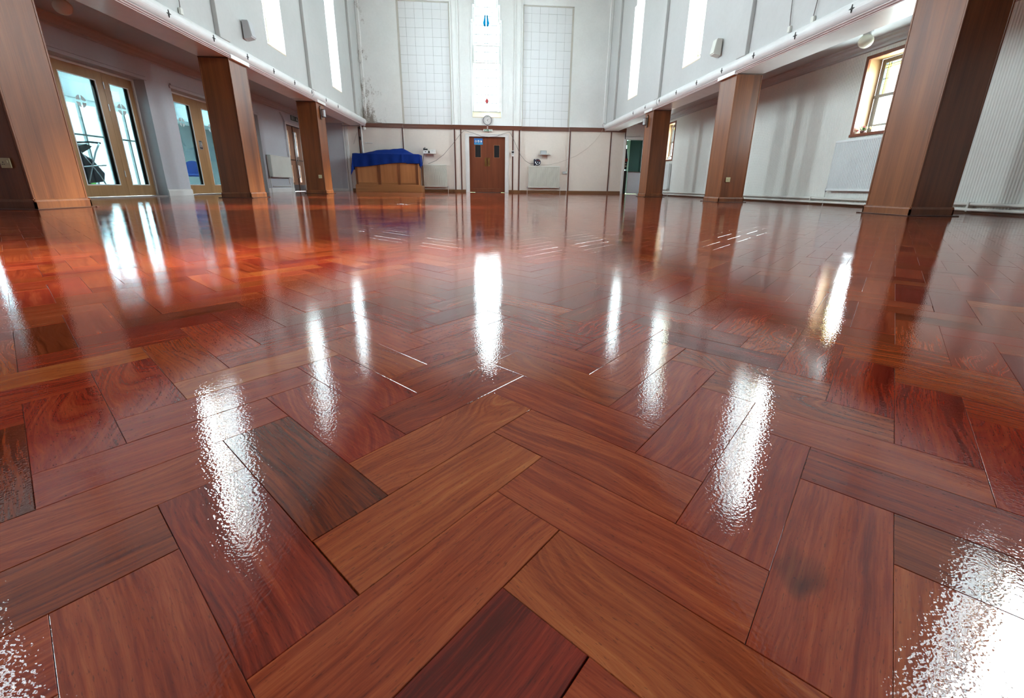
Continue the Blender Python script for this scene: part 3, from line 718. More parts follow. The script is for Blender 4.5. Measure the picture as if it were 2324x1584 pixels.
# aisle end on the left: flush lilac door with white frame
d3 = struct('door_3', (-5.55, YF, 0))
part(MB().cham(-5.98, -5.16, YF - 0.02, YF, 0.10, 2.42, 0.004), 'door_leaf', 'lav', d3)
part(MB().cham(-5.16, -5.10, YF - 0.035, YF, 0, 2.40, 0.006).cham(-5.085, -4.99, YF - 0.03, YF, 0, 2.36, 0.006), 'door_frame', 'gloss', d3)
part(MB().cham(-6.2, -5.16, YF - 0.03, YF, 0.0, 0.10, 0.005), 'skirting_board', 'gloss', d3)
part(MB().box(-6.3, -5.98, YF - 0.012, YF, 0, 2.6), 'side_panel', 'lav', d3)
part(MB().box(-5.10, XL - 0.02, YF - 0.012, YF, 2.31, 2.6), 'head_panel', 'cream', d3)

# left wall: skirting on the piers, door openings
bl = struct('baseboard_left', (AL, 10, 0))
for a, b in ((9.40, 10.12), (13.62, 15.42), (16.60, YF)):
    part(MB().prism([(AL, 0), (AL + 0.028, 0), (AL + 0.028, 0.10), (AL + 0.018, 0.125), (AL, 0.13)], 1, a - 0.02, b + 0.0), 'skirting_board', 'gloss', bl)
dcount = [4]
def glazed_opening(op, leaves, n_handle):
    d = struct('door_%d' % dcount[0], (AL - 0.22, (op[0] + op[1]) / 2, 0)); dcount[0] += 1
    xd = AL - 0.22; y0, y1, zt = op[0], op[1], op[3]
    mb = MB(); mb.cham(AL - 0.001, AL + 0.018, y0 - 0.05, y1 + 0.05, zt, zt + 0.055, 0.004).cham(AL - 0.02, AL + 0.03, y0 - 0.02, y1 + 0.02, zt + 0.055, zt + 0.09, 0.004)
    mb.box(AL - 0.30, AL, y1 - 0.002, y1 + 0.0, 0, zt)
    part(mb, 'architrave', 'lav', d)
    mb = MB().cham(xd - 0.06, xd + 0.03, y0, y0 + 0.035, 0, zt, 0.004).cham(xd - 0.06, xd + 0.03, y1 - 0.035, y1, 0, zt, 0.004).cham(xd - 0.06, xd + 0.03, y0, y1, zt - 0.035, zt, 0.004)
    part(mb, 'door_frame', 'gloss', d)
    part(MB().box(xd - 0.08, AL, y0, y1, -0.004, 0.012), 'threshold', 'steel', d)
    for li, (a, b, g0, g1, hs) in enumerate(leaves):
        lf = part(grid_wall(MB(), 0, xd, xd - 0.045, a + 0.002, b - 0.002, 0.015, 2.055, [(g0, g1, 0.215, 1.90)]), 'door_leaf', 'oakdoor', d, True)
        mb = MB()
        for (p, q, z0, z1) in ((g0 - 0.012, g0 + .004, 0.203, 1.912), (g1 - .004, g1 + 0.012, 0.203, 1.912), (g0, g1, 0.203, 0.219), (g0, g1, 1.896, 1.912)): mb.cham(xd - 0.01, xd + 0.006, p, q, z0, z1, .002)
        part(mb, 'glazing_bead', 'gloss', lf)
        part(MB().box(xd - 0.025, xd - 0.019, g0, g1, 0.215, 1.90), 'glass_pane', 'g_cyan', lf)
        part(MB().cham(xd - 0.045, xd - 0.027, g1 - 0.05, g1, 0.215, 1.90, .003), 'glazing_stop', 'frame_grey', lf)
        cyy, czz, R_ = (g0 + g1) / 2 - 0.02, 1.52, 0.095
        mt = MB()
        for q in range(4):
            t0 = q * PI / 2 + PI / 4 - PI / 4 + 0.16; t1 = (q + 1) * PI / 2 - 0.16
            pts = [(cyy + 0.018 * math.copysign(1, math.cos((t0 + t1) / 2)), czz + 0.018 * math.copysign(1, math.sin((t0 + t1) / 2)))]
            pts += [(cyy + R_ * math.cos(t), czz + R_ * math.sin(t)) for t in np.linspace(t0, t1, 7)]
            mt.prism(pts, 0, xd - 0.0185, xd - 0.0175)
        part(mt, 'etched_cross', 'etch', lf)
        if hs is not None:
            part(MB().cham(xd, xd + 0.006, hs - 0.06, hs + 0.06, 1.0, 1.19, .003), 'handle_plate', 'steel', lf)
            part(MB().cham(xd + 0.004, xd + 0.008, hs - 0.045, hs + 0.045, 1.165, 1.18, .001).cham(xd + 0.004, xd + 0.008, hs - 0.045, hs + 0.045, 1.015, 1.05, .001), 'handle_recess', 'black', lf)
            part(MB().tube([(xd + 0.006, hs - 0.03, 1.03), (xd + 0.035, hs - 0.03, 1.04), (xd + 0.035, hs - 0.03, 1.13), (xd + 0.035, hs + 0.03, 1.15)], 0.007), 'pull_handle', 'chrome', lf)
        for zz_ in ((0.35, 1.45, 1.80) if li % 2 == 0 and hs is None else ()):
            part(MB().cyl((xd + 0.006, b, zz_), (xd + 0.006, b, zz_ + 0.11), 0.009, n=8), 'hinge', 'steel', lf)
    return d

xd_ = AL - 0.22
# leaf edges as read off the photograph (door plane 0.22 m behind the wall face)
glazed_opening((5.90, 9.40, 0, 2.09), [(5.94, 6.86, 6.10, 6.70, None), (6.86, 7.72, 7.00, 7.56, None), (7.72, 8.70, 7.87, 8.54, None), (8.70, 9.37, 8.83, 9.24, None)], 0)
glazed_opening((10.12, 13.62, 0, 2.09), [(10.16, 11.26, 10.36, 10.97, 11.13), (11.26, 12.36, 11.40, 12.0, None), (12.36, 13.58, 12.6, 13.3, None)], 0)
# brown double doors further along the left aisle
d6 = struct('door_%d' % dcount[0], (AL, 16, 0)); dcount[0] += 1
xd = AL - 0.05
part(MB().cham(AL - 0.06, AL + 0.02, 15.36, 15.42, 0, 2.16, .004).cham(AL - 0.06, AL + 0.02, 16.60, 16.66, 0, 2.16, .004).cham(AL - 0.06, AL + 0.02, 15.36, 16.66, 2.09, 2.16, .004).cham(AL - 0.06, AL + 0.032, 15.34, 16.68, 2.15, 2.18, .004), 'door_frame', 'gloss', d6)
for s, (a, b) in ((-1, (15.42, 16.00)), (1, (16.02, 16.60))):
    g = (15.52, 15.66) if s < 0 else (16.16, 16.30)
    lf = part(grid_wall(MB(), 0, xd, xd - 0.045, a, b, 0.01, 2.085, [(g[0], g[1], 0.30, 0.86), (g[0], g[1], 1.15, 1.93)]), 'door_leaf', 'brown_door', d6, True)
    part(MB().cham(xd - .001, xd + 0.008, a + .002, b - .002, 1.00, 1.035, .003), 'mid_rail', 'strip', lf)
    part(MB().box(xd - 0.025, xd - 0.02, g[0], g[1], 0.30, 0.86).box(xd - 0.025, xd - 0.02, g[0], g[1], 1.15, 1.93), 'vision_pane', 'g_clear', lf)
    part(MB().cham(xd - .001, xd + 0.003, a + .01, b - .01, 0.02, 0.22, .001), 'kick_plate', 'steel', lf)
    hx = 15.93 if s < 0 else 16.09
    part(MB().tube([(xd, hx, 0.45), (xd + 0.05, hx, 0.46), (xd + 0.05, hx, 1.9), (xd, hx, 1.91)], 0.012), 'pull_handle', 'steel', lf)
part(MB().cham(xd, xd + 0.02, 15.985, 16.035, 0.02, 2.08, .003), 'closing_strip', 'strip', d6)

# lobby beyond the left openings (white room with a glazed outer wall)
lob = struct('wall_lobby', (-10, 9.5, 0))
lh = [(y, y + 1.22, 0.12, 2.28) for y in (4.6, 6.0, 8.9, 10.3, 11.7, 13.1)]
part(grid_wall(MB(), 0, -9.9, -10.05, 0.5, 17.6, 0, 2.6, [h for h in lh if h[0] > 8] + [(1.2, 4.6, .12, 2.28)]), 'lobby_outer_wall', 'room', lob)
part(MB().box(-10.0, AL - 0.34, 0.5, 0.6, 0, 2.6), 'lobby_end', 'room', lob)
part(MB().box(-10.0, AL - 0.34, 17.2, 17.3, 0, 2.6), 'lobby_end', 'room', lob)
mbc = MB(); ys_ = [0.5]
for py_ in (3.5, 7.5, 11.5, 15.0): ys_ += [py_ - 1.1, py_ + 1.1]
ys_.append(17.3)
mbc.box(-10.0, -8.5, 0.5, 17.3, 2.5, 2.6).box(-7.0, AL - 0.34, 0.5, 17.3, 2.5, 2.6)
for k in range(0, len(ys_), 2): mbc.box(-8.5, -7.0, ys_[k], ys_[k + 1], 2.5, 2.6)
part(mbc, 'lobby_ceiling', 'room', lob)
for k in range(1, len(ys_) - 1, 2): part(MB().box(-8.5, -7.0, ys_[k], ys_[k + 1], 2.56, 2.57), 'rooflight_pane', 'g_clear', lob)
part(MB().box(-10.0, AL - 0.30, 0.5, 17.3, -0.1, -0.005), 'lobby_floor', 'lobbyfloor', lob)
part(MB().cham(-9.2, -8.6, 0.6, 17.2, 1.95, 2.5, 0.02), 'lobby_bulkhead', 'room', lob)
part(MB().cham(-9.3, -8.9, 9.6, 10.1, 0, 2.4, 0.02), 'lobby_column', 'lav', lob)
part(MB().cham(-9.88, -9.2, 7.2, 8.4, 0, 1.95, 0.02), 'lobby_cupboard', 'lav', lob)
mb = MB()
for h in lh[2:]:
    for y in (h[0], h[0] + 0.61, h[1] - .04): mb.cham(-9.99, -9.93, y, y + 0.04, 0.12, 2.28, .004)
    for z in (0.12, 1.35, 2.24): mb.cham(-9.99, -9.93, h[0], h[1], z, z + 0.04, .004)
part(mb, 'lobby_window_frame', 'frame_grey', lob)
for h in lh[2:]: part(MB().box(-9.965, -9.96, h[0], h[1], 0.14, 2.26), 'lobby_pane', 'g_clear', lob)

# outdoors: ground, hedge, added sun blocker
gr = MB().box(-60, 60, -40, 70, -0.6, -0.35).build('ground', 'grass'); tag(gr, kind='structure')
hd = MB()
for i in range(34):
    y = -2 + i * 0.62; hd.sphere((-16 + 0.3 * rng.random(), y, 0.5), 0.75 + 0.2 * rng.random(), 1.0, n=10, m=7)
tag(hd.build('hedge', 'hedge'), kind='stuff'); 
nb_ = MB().box(14, 20, -10, 30, -0.4, 7.4).prism([(13.8, 7.4), (20.2, 7.4), (17, 8.0)], 1, -10, 30).build('wall_sun_blocker', 'render'); tag(nb_, kind='structure')  # made-up building, placed to keep sun out of the right aisle windows

# aisle windows on the right
def aisle_window(y0, y1):
    w = struct('window_%d' % wcount[0], (AR, (y0 + y1) / 2, 1.14)); wcount[0] += 1
    mb = MB(); x0, x1 = AR - 0.018, AR + 0.02; t = 0.055
    mb.cham(x0, x1, y0 - 0.0, y0 + t, 1.14, 2.38, .004).cham(x0, x1, y1 - t, y1, 1.14, 2.38, .004)
    mb.cham(x0, x1, y0, y1, 2.38 - t, 2.38, .004).cham(x0 - 0.015, x1, y0, y1, 1.14, 1.14 + 0.045, .004)
    part(mb, 'window_surround', 'rail' if False else 'door', w)
    mb = MB(); a, b = y0 + 0.05, y1 - 0.05
    mb.box(AR + 0.0, AR + 0.23, a - 0.02, a, 1.18, 2.33).box(AR, AR + 0.23, b, b + 0.02, 1.18, 2.33).box(AR, AR + 0.23, a, b, 2.33, 2.35).box(AR, AR + 0.25, a, b, 1.16, 1.18)
    part(mb, 'reveal_lining', 'reveal', w)
    xg = AR + 0.23; mb = MB()
    mb.cham(xg, xg + 0.05, a, a + 0.075, 1.18, 2.33, .004).cham(xg, xg + 0.05, b - 0.075, b, 1.18, 2.33, .004)
    mb.cham(xg, xg + 0.05, a, b, 2.265, 2.33, .004).cham(xg, xg + 0.05, a, b, 1.18, 1.225, .004)
    mb.cham(xg - 0.008, xg + 0.05, a, b, 1.745, 1.795, .004).cham(xg - 0.008, xg + 0.05, a + .07, a + 0.105, 1.225, 1.75, .004).cham(xg - 0.008, xg + 0.05, b - 0.105, b - 0.07, 1.225, 1.75, .004)
    mb.cham(xg - 0.008, xg + 0.05, a + .07, b - .07, 1.30, 1.335, .004)
    part(mb, 'window_frame', 'frame_grey', w)
    ys = [a + 0.075, a + 0.115, a + 0.155, b - 0.155, b - 0.115, b - 0.075]; mb = MB()
    for y in ys[1:-1]: mb.box(xg + 0.018, xg + 0.03, y - 0.004, y + 0.004, 1.795, 2.265)
    for z in (2.03, 2.195, 2.235): mb.box(xg + 0.018, xg + 0.03, ys[0], ys[-1], z - 0.004, z + 0.004)
    mb.box(xg + 0.018, xg + 0.03, ys[0], ys[-1], 1.535, 1.543)
    part(mb, 'lead_bar', 'lead', w)
    zs = [1.795, 2.03, 2.195, 2.235, 2.265]
    for i in range(5):
        for j in range(4):
            col = 'g_clear' if (i == 2 and j < 2) else ('g_yellow' if i in (1, 3) or j == 2 else 'g_pale')
            part(MB().box(xg + 0.022, xg + 0.026, ys[i] + .001, ys[i + 1] - .001, zs[j] + .001, zs[j + 1] - .001), 'pane', col, w)
    for z0, z1 in ((1.225, 1.30), (1.335, 1.538), (1.54, 1.745)):
        part(MB().box(xg + 0.022, xg + 0.026, a + 0.10, b - 0.10, z0, z1), 'pane', 'g_clear', w)
aisle_window(6.74, 7.57); aisle_window(14.84, 15.67)
br = struct('baseboard_right', (AR, 6, 0))
part(MB().prism([(AR, 0), (AR - 0.02, 0), (AR - 0.02, 0.05), (AR, 0.06)], 1, YB, YF), 'skirting_board', 'skirt_y', br)

# ------------------------------------------------------------------ pillars
def pillar(xf, n, y, label, side):
    t = thing('pillar', label, 'pillar', (xf - n * 0.25, y + 0.295, 0), group=None)
    hx, hy = 0.25, 0.295; H = 2.34; pr = 0.012
    MB().box(-hx + .012, hx - .012, -hy + .012, hy - .012, 0.0, H - 0.001).build('core', 'pillar', t)
    for s in (-1, 1):
        MB().cham(-hx + 0.020, hx - 0.020, s * (hy - 0.012), s * (hy - 0.001), 0.09, H - 0.003, .002).build('panel', 'pillar', t)
        MB().cham(s * (hx - 0.012), s * (hx - 0.001), -hy + 0.020, hy - 0.020, 0.09, H - 0.003, .002).build('panel', 'pillar', t)
    for sx in (-1, 1):
        for sy in (-1, 1):
            MB().cham(sx * (hx - 0.018), sx * (hx + 0.003), sy * (hy - 0.018), sy * (hy + 0.003), 0.09, H - 0.003, .006).build('corner_bead', 'pillar_trim', t)
    pl = MB()
    prof = [(0.0, 0.0), (0.016, 0.0), (0.016, 0.075), (0.010, 0.092), (0.002, 0.10), (0.0, 0.10)]
    for s in (-1, 1):
        pl.prism([(s * (hy + d), z) for d, z in prof], 0, -hx - 0.016, hx + 0.016); pl.prism([(s * (hx + d), z) for d, z in prof], 1, -hy - 0.016, hy + 0.016)
    pl.build('plinth', 'pillar_trim', t)
    fs = MB()
    for s in (-1, 1):
        fs.cham(-hx - 0.06, hx + 0.06, s * (hy + 0.016), s * (hy + 0.05), 0.0005, 0.010, .002); fs.cham(s * (hx + 0.016), s * (hx + 0.045), -hy - 0.02, hy + 0.02, 0.0005, 0.009, .002)
    fs.build('floor_strip', 'strip', t)
    MB().cham(-hx - 0.006, hx + 0.006, -hy - 0.006, hy + 0.006, H - 0.022, H - 0.004, .004).build('cap_bead', 'strip', t)
    return t
P = {}
P['L1'] = pillar(XL, 1, 4.60, 'large brown wooden pillar nearest the camera on the left, with a cream socket low on its dark front', 'l')
P['L2'] = pillar(XL, 1, 8.65, 'brown wooden pillar on the left standing between the glazed doors and the left wall radiator', 'l')
P['L3'] = pillar(XL, 1, 12.70, 'brown wooden pillar on the left with a wall lamp and a small socket, nearest the blue draped counter', 'l')
P['R1'] = pillar(XR, -1, 4.60, 'large brown wooden pillar nearest the camera on the right, in front of the flower sill window', 'r')
P['R2'] = pillar(XR, -1, 8.66, 'brown wooden pillar on the right with a cream socket low on its dark front, no lamp', 'r')
P['R3'] = pillar(XR, -1, 12.73, 'brown wooden pillar on the right with a wall lamp, beside the end doorway', 'r')
for (xf, n, ys) in ((XL, 1, (4.60, 8.65, 12.70)), (XR, -1, (4.60, 8.66, 12.73))):
    for y in ys:
        o = MB().cham(xf - n * 0.002, xf + n * 0.056, y - 0.01, y + 0.60, 2.318, 2.388, .004).build('trim_%d' % tcount[0], 'gloss'); tag(o, kind='structure'); tcount[0] += 1

# ------------------------------------------------------------------ wall lamps, sockets
def wall_lamp(xf, n, y, label):
    t = thing('wall_lamp', label, 'lamp', (xf + n * 0.004, y, 1.93), 0)
    X = lambda d: n * d
    MB().prism([(-0.055, 0.0), (0.055, 0.0), (0.055, 0.29), (0.0, 0.34), (-0.055, 0.29)], 0, X(0.0), X(0.022)).build('backplate', 'strip', t)
    MB().cyl((X(0.085), 0, 0.07), (X(0.085), 0, 0.235), 0.048, 0.048, n=20).build('shade', 'greyp', t)
    MB().cyl((X(0.085), 0, 0.235), (X(0.085), 0, 0.25), 0.052, n=20).build('shade_ring', 'black', t); MB().cyl((X(0.085), 0, 0.055), (X(0.085), 0, 0.07), 0.052, n=20).build('shade_ring', 'black', t)
    MB().tube([(X(0.02), 0, 0.10), (X(0.05), 0, 0.08), (X(0.085), 0, 0.06)], 0.008).build('arm', 'black', t); MB().tube([(X(0.02), 0, 0.24), (X(0.085), 0, 0.248)], 0.007).build('arm', 'black', t)
wall_lamp(XL, 1, 12.95, 'dark wall lamp with pale cylinder shade on the pillar nearest the blue cloth')
wall_lamp(XR, -1, 13.12, 'dark wall lamp with pale cylinder shade on the pillar by the right end doorway')
def socket(x, y, z, label, scale=1.0):
    t = thing('socket', label, 'socket', (x, y, z))
    MB().cham(-0.045 * scale, 0.045 * scale, -0.009, 0.0, 0, 0.09 * scale, .003).build('face_plate', 'ivory', t)
    h = MB()
    for px, pz, a, b in ((-0.018, 0.052, .003, .006), (-0.026, 0.034, .005, .0025), (-0.010, 0.034, .005, .0025)): h.box(px - a, px + a, -0.0105, -0.0085, pz - b, pz + b)
    h.build('pin_hole', 'black', t)
    MB().cham(0.014, 0.026, -0.013, -0.008, 0.048, 0.07, .002).build('switch', 'ivory', t)
socket(-4.475, 4.59, 0.383, 'cream switched socket low on the dark front of the nearest left pillar')
socket(-4.44, 12.69, 0.41, 'cream socket low on the front of the third left pillar, below the wall lamp')
socket(4.925, 8.65, 0.393, 'cream socket low on the dark front of the middle right pillar')

# ------------------------------------------------------------------ radiators
def radiator(label, wdt, hgt, loc, rz, mat, pitch=0.0333, flat=False, depth=0.10):
    t = thing('radiator', label, 'radiator', loc, rz)
    # local: width along x, front at y = -depth, wall at y = 0, bottom at z = 0
    n = max(4, int(round((wdt - 0.04) / pitch))); p = (wdt - 0.04) / n; mb = MB()
    prof = [(-wdt / 2, -depth + 0.012), (-wdt / 2 + 0.02, -depth + 0.004)]
    if not flat:
        for i in range(n):
            x = -wdt / 2 + 0.02 + i * p
            prof += [(x + p * .12, -depth + 0.002), (x + p * .34, -depth + 0.016), (x + p * .66, -depth + 0.016), (x + p * .88, -depth + 0.002)]
    else: prof += [(-wdt / 2 + 0.03, -depth)]; prof += [(wdt / 2 - 0.03, -depth)]
    prof += [(wdt / 2 - 0.02, -depth + 0.004), (wdt / 2, -depth + 0.012), (wdt / 2, -depth + 0.02), (-wdt / 2, -depth + 0.02)]
    mb.prism(prof, 2, 0.035, hgt - 0.035)
    mb.cham(-wdt / 2, wdt / 2, -depth, -depth + 0.02, 0, 0.036, .005).cham(-wdt / 2, wdt / 2, -depth, -depth + 0.02, hgt - 0.036, hgt, .005)
    mb.build('front_panel', mat, t)
    MB().cham(-wdt / 2 + 0.02, wdt / 2 - 0.02, -0.045, -0.03, 0.01, hgt - 0.01, .003).build('rear_panel', mat, t)
    g = MB()
    for i in range(int(wdt / 0.02)): g.box(-wdt / 2 + 0.01 + i * 0.02, -wdt / 2 + 0.018 + i * 0.02, -depth + 0.012, -0.02, hgt - 0.006, hgt)
    g.box(-wdt / 2, wdt / 2, -depth + 0.01, -depth + 0.016, hgt - 0.01, hgt + .001).box(-wdt / 2, wdt / 2, -0.024, -0.018, hgt - 0.01, hgt + .001)
    g.build('top_grille', mat, t)
    for s in (-1, 1): MB().cham(s * wdt / 2, s * (wdt / 2 + 0.004), -depth + 0.004, -0.018, 0.01, hgt - 0.004, .0015).build('side_cover', mat, t)
    for s in (-1, 1):
        MB().cyl((s * (wdt / 2), -0.06, 0.03), (s * (wdt / 2 + 0.05), -0.06, 0.03), 0.011, n=10).cyl((s * (wdt / 2 + 0.045), -0.06, 0.045), (s * (wdt / 2 + 0.045), -0.06, -0.02), 0.013, n=10).build('valve', 'steel', t)
        MB().cyl((s * (wdt / 2 + 0.045), -0.06, -0.02), (s * (wdt / 2 + 0.045), -0.06, -loc[2] + 0.001), 0.0075, n=8).build('feed_pipe', 'pipe', t)
        MB().box(s * wdt * 0.32 - .015, s * wdt * 0.32 + .015, -0.035, 0.0, 0.1, hgt - 0.1).build('bracket', 'steel', t)
    return t
radiator('cream panel radiator on the far wall, partly hidden by the blue draped counter', 0.88, 0.83, (-1.81, YF + 0.064, 0.19), 0, 'rad')
radiator('cream panel radiator on the far wall with the round dark floodlight on top of it', 1.23, 0.82, (2.455, YF + 0.064, 0.20), 0, 'rad')
radiator('white ribbed radiator on the right wall below the flower sill window', 0.99, 0.85, (AR - 0.001, 7.245, 0.25), -PI / 2, 'rad_w')
radiator('white radiator on the right wall seen almost end on behind the lamp pillar', 0.80, 0.85, (AR - 0.001, 15.22, 0.20), -PI / 2, 'rad_w')
rl = radiator('old flat cream radiator hung high on the left aisle wall before the brown doors', 1.36, 0.62, (AL + 0.001, 14.43, 0.44), PI / 2, 'rad', flat=True, depth=0.13)
MB().tube([(-0.55, -0.04, -0.26), (0.66, -0.04, -0.26)], 0.010).tube([(0.45, -0.10, -0.02), (0.52, -0.08, -0.16), (0.60, -0.06, -0.20)], 0.010).build('pipe_run', 'pipe', rl)
pp = thing('heating_pipes', 'pair of cream heating pipes running low along the ribbed right wall', 'pipes', (AR - 0.06, 7, 0.0))
for z, x in ((0.115, 0.0), (0.045, -0.02)):
    MB().tube([(x, -9, z), (x, 3.2, z), (x, 10.5, z)], 0.021 if z > 0.1 else 0.019, 12).build('pipe', 'pipe', pp)
for y in (-5.5, -1.7, 1.1, 4.6, 8.4):
    MB().cham(-0.03, 0.05, y - 0.012, y + 0.012, 0.02, 0.14, .003).build('pipe_clip', 'pipe', pp)

# ------------------------------------------------------------------ counter and its blue cloth
ct = thing('counter', 'light oak panelled counter under a blue cloth against the far wall', 'counter', (-3.49, 17.12, 0))
x0, x1, yf_, yb_ = -1.14, 1.16, -0.24, 0.44
MB().box(x0 + .02, x1 - .02, yf_ + 0.02, yb_, 0.02, 1.30).build('carcass', 'counter', ct)
MB().cham(x0 - 0.03, x1 + 0.10, yf_ - 0.05, yb_, 0.0, 0.235, .006).cham(x0 - 0.02, x1 + 0.03, yf_ - 0.03, yf_, 0.225, 0.26, .006).build('plinth', 'counter_x', ct)
for a, b in ((x0, x0 + 0.07), (-0.335, -0.235), (0.38, 0.47), (x1 - 0.12, x1)):
    MB().cham(a, b, yf_ - 0.012, yf_ + 0.02, 0.25, 1.30, .004).build('stile', 'pillar_trim', ct)
for a, b in ((x0 + .07, -0.335), (-0.235, 0.38), (0.47, x1 - 0.12)):
    MB().cham(a, b, yf_ + 0.014, yf_ + 0.024, 0.25, 1.30, .002).build('panel', 'counter', ct)
    MB().cham(a, b, yf_ - 0.004, yf_ + 0.02, 0.255, 0.33, .006).build('cross_rail', 'counter_x', ct); MB().cham(a, b, yf_ - 0.004, yf_ + 0.02, 1.22, 1.30, .006).build('cross_rail', 'counter_x', ct)
MB().cham(x0 - 0.02, x1 + 0.02, yf_ - 0.02, yb_, 1.29, 1.315, .005).build('counter_top', 'counter_x', ct)
MB().cham(x1 - 0.03, x1 + 0.01, yf_ - 0.015, yf_ + 0.03, 0.10, 1.29, .004).build('corner_post', 'counter', ct)
def cloth():
    nu, nv = 120, 60; Wd, Dp = 2.36, 0.68; V = []; F = []
    def smooth(a, b, x): t = max(0, min(1, (x - a) / (b - a))); return t * t * (3 - 2 * t)
    for j in range(nv + 1):
        for i in range(nu + 1):
            u = i / nu; v = j / nv
            hemL, hemR = 0.56, 0.40
            p = -hemL + (Wd + hemL + hemR) * u                       # along the counter
            frac = max(0, min(1, p / Wd))
            drop = 0.47 - 0.16 * smooth(0, 0.75, frac) + (0.02 if frac > .8 else 0)
            q = (Dp + drop) * v                                      # back to front
            a = max(0, -p) + max(0, p - Wd); b = max(0, q - Dp); sgn = -1 if p < 0 else 1
            px = max(0, min(Wd, p)); qy = min(q, Dp)
            # things under the cloth
            ridge = 0.20 * smooth(0.45, 1.0, px) * (1 - smooth(1.74, 2.18, px)) if px < 1.74 else 0.20 * (1 - smooth(1.74, 2.15, px))
            ridge = 0.155 * smooth(0.1, 1.05, px) + 0.05 * smooth(1.05, 1.74, px) if px < 1.74 else 0.205 * (1 - (px - 1.74) / 0.42 if px < 2.16 else 0)
            zt = 1.335 + max(0, ridge) * smooth(0, 0.30, (Dp - qy)) * smooth(-0.05, 0.1, qy + 0.05)
            rr = 0.02
            z = zt; x = px; y = qy
            if a > 0 and b > 0:
                dd = max(a, b) + 0.42 * min(a, b); m_ = min(a, b)
                z = zt - dd; x = px + sgn * (0.02 + 0.18 * m_); y = qy + 0.025 + 0.16 * m_
            elif a > 0:
                z = zt - a; x = px + sgn * (0.022 + 0.02 * math.sin(7 * q) * min(1, a * 4))
            elif b > 0:
                fold = (0.010 * math.sin(px * 9.0) + 0.012 * math.sin(px * 17 + 2)) * min(1, b * 3.5)
                crease = 0.035 * math.exp(-((px - 1.74) / 0.035) ** 2) * (1 - b * 0.6)
                z = zt - b; y = qy + 0.028 + fold + crease
            z += 0.004 * math.sin(px * 21 + qy * 9) * (0 if b > 0 else 1)
            V.append((x - Wd / 2, (y - Dp / 2), z))
    for j in range(nv):
        for i in range(nu): F.append((j * (nu + 1) + i, j * (nu + 1) + i + 1, (j + 1) * (nu + 1) + i + 1, (j + 1) * (nu + 1) + i))
    V = [(x, -y, z) for x, y, z in V]
    mb = MB().add(V, F, True); mb.xf(Matrix.Translation((-3.48, 17.22, 0)))
    o = mb.build('blue_cloth', 'cloth'); so = o.modifiers.new('thickness', 'SOLIDIFY'); so.thickness = 0.004; so.offset = 1
    return tag(o, 'royal blue cloth draped over the oak counter, corners hanging at both ends', 'cloth')
cloth()
pole = thing('wooden_pole', 'thin dark pole leaning behind the right end of the draped counter', 'pole', (-2.20, 17.60, 0.9))
MB().cyl((-0.10, -0.02, 0), (0.04, 0.03, 0.72), 0.011, n=10).build('shaft', 'lead', pole)
MB().sphere((0.041, 0.031, 0.722), 0.019, n=10, m=6).build('tip', 'lead', pole)

# ------------------------------------------------------------------ shelves and small things on the far wall
yw = YF + 0.064
sh = thing('wall_shelf', 'small white shelf on the far wall left of the door, holding boxes', 'shelf', (-1.985, yw, 1.42))
MB().cham(-0.24, 0.24, -0.20, 0, -0.02, 0.0, .003).build('shelf_board', 'gloss', sh)
for s in (-1, 1): MB().prism([(-0.002, -0.12), (-0.002, -0.02), (-0.16, -0.02), (-0.15, -0.03), (-0.02, -0.12)], 0, s * 0.14 - .008, s * 0.14 + .008).build('bracket', 'gloss', sh)
bx = thing('white_box', 'white carton with a dark print at the left end of the left wall shelf', 'box', (-2.13, yw - 0.10, 1.421))
MB().cham(-0.085, 0.085, -0.08, 0.08, 0, 0.10, .004).build('carton', 'white', bx)
MB().cham(-0.03, 0.03, -0.083, -0.08, 0.035, 0.06, .001).build('printed_mark', 'black', bx)
bx2 = thing('white_box', 'white carton at the right end of the left wall shelf', 'box', (-1.86, yw - 0.10, 1.421))
MB().cham(-0.105, 0.105, -0.08, 0.08, 0, 0.125, .004).build('carton', 'white', bx2)
MB().cham(-0.05, 0.02, -0.083, -0.08, 0.08, 0.09, .001).build('printed_mark', 'greyp', bx2)
ph = thing('black_telephone', 'black telephone-like device lying on the left carton of the left wall shelf', 'device', (-2.13, yw - 0.10, 1.522))
MB().prism([(-0.07, 0.0), (0.07, 0.0), (0.06, 0.035), (-0.05, 0.06)], 0, -0.085, 0.075).build('body', 'black', ph)
MB().tube([(-0.07, -0.05, 0.06), (-0.075, 0.0, 0.078), (-0.05, 0.05, 0.062)], 0.014).build('handset', 'black', ph)
bj = thing('black_plug', 'small black adaptor standing between the two cartons on the left wall shelf', 'adaptor', (-2.003, yw - 0.10, 1.421))
MB().cham(-0.022, 0.022, -0.03, 0.03, 0, 0.08, .004).build('body', 'dkhole', bj)
MB().tube([(0, -0.03, 0.01), (0, -0.06, 0.008), (0.0, -0.08, 0.006)], 0.004).build('lead', 'black', bj)
sh2 = thing('wall_shelf', 'small white shelf on the far wall right of the door, above the round floodlight', 'shelf', (2.45, yw, 1.455))
MB().cham(-0.23, 0.23, -0.18, 0, -0.018, 0.0, .003).build('shelf_board', 'gloss', sh2)
for s in (-1, 1): MB().prism([(-0.002, -0.17), (-0.002, -0.018), (-0.14, -0.018), (-0.02, -0.17)], 0, s * 0.12 - .005, s * 0.12 + .005).build('bracket', 'gloss', sh2)
rt = thing('router', 'flat beige device with a dark edge standing upright on the right wall shelf', 'device', (2.405, yw - 0.07, 1.456))
MB().cham(-0.12, 0.12, -0.02, 0.02, 0, 0.135, .005).build('case', 'frame_grey', rt)
MB().cham(-0.105, 0.105, -0.023, -0.019, 0.012, 0.122, .001).build('front_sheet', 'greyp', rt)
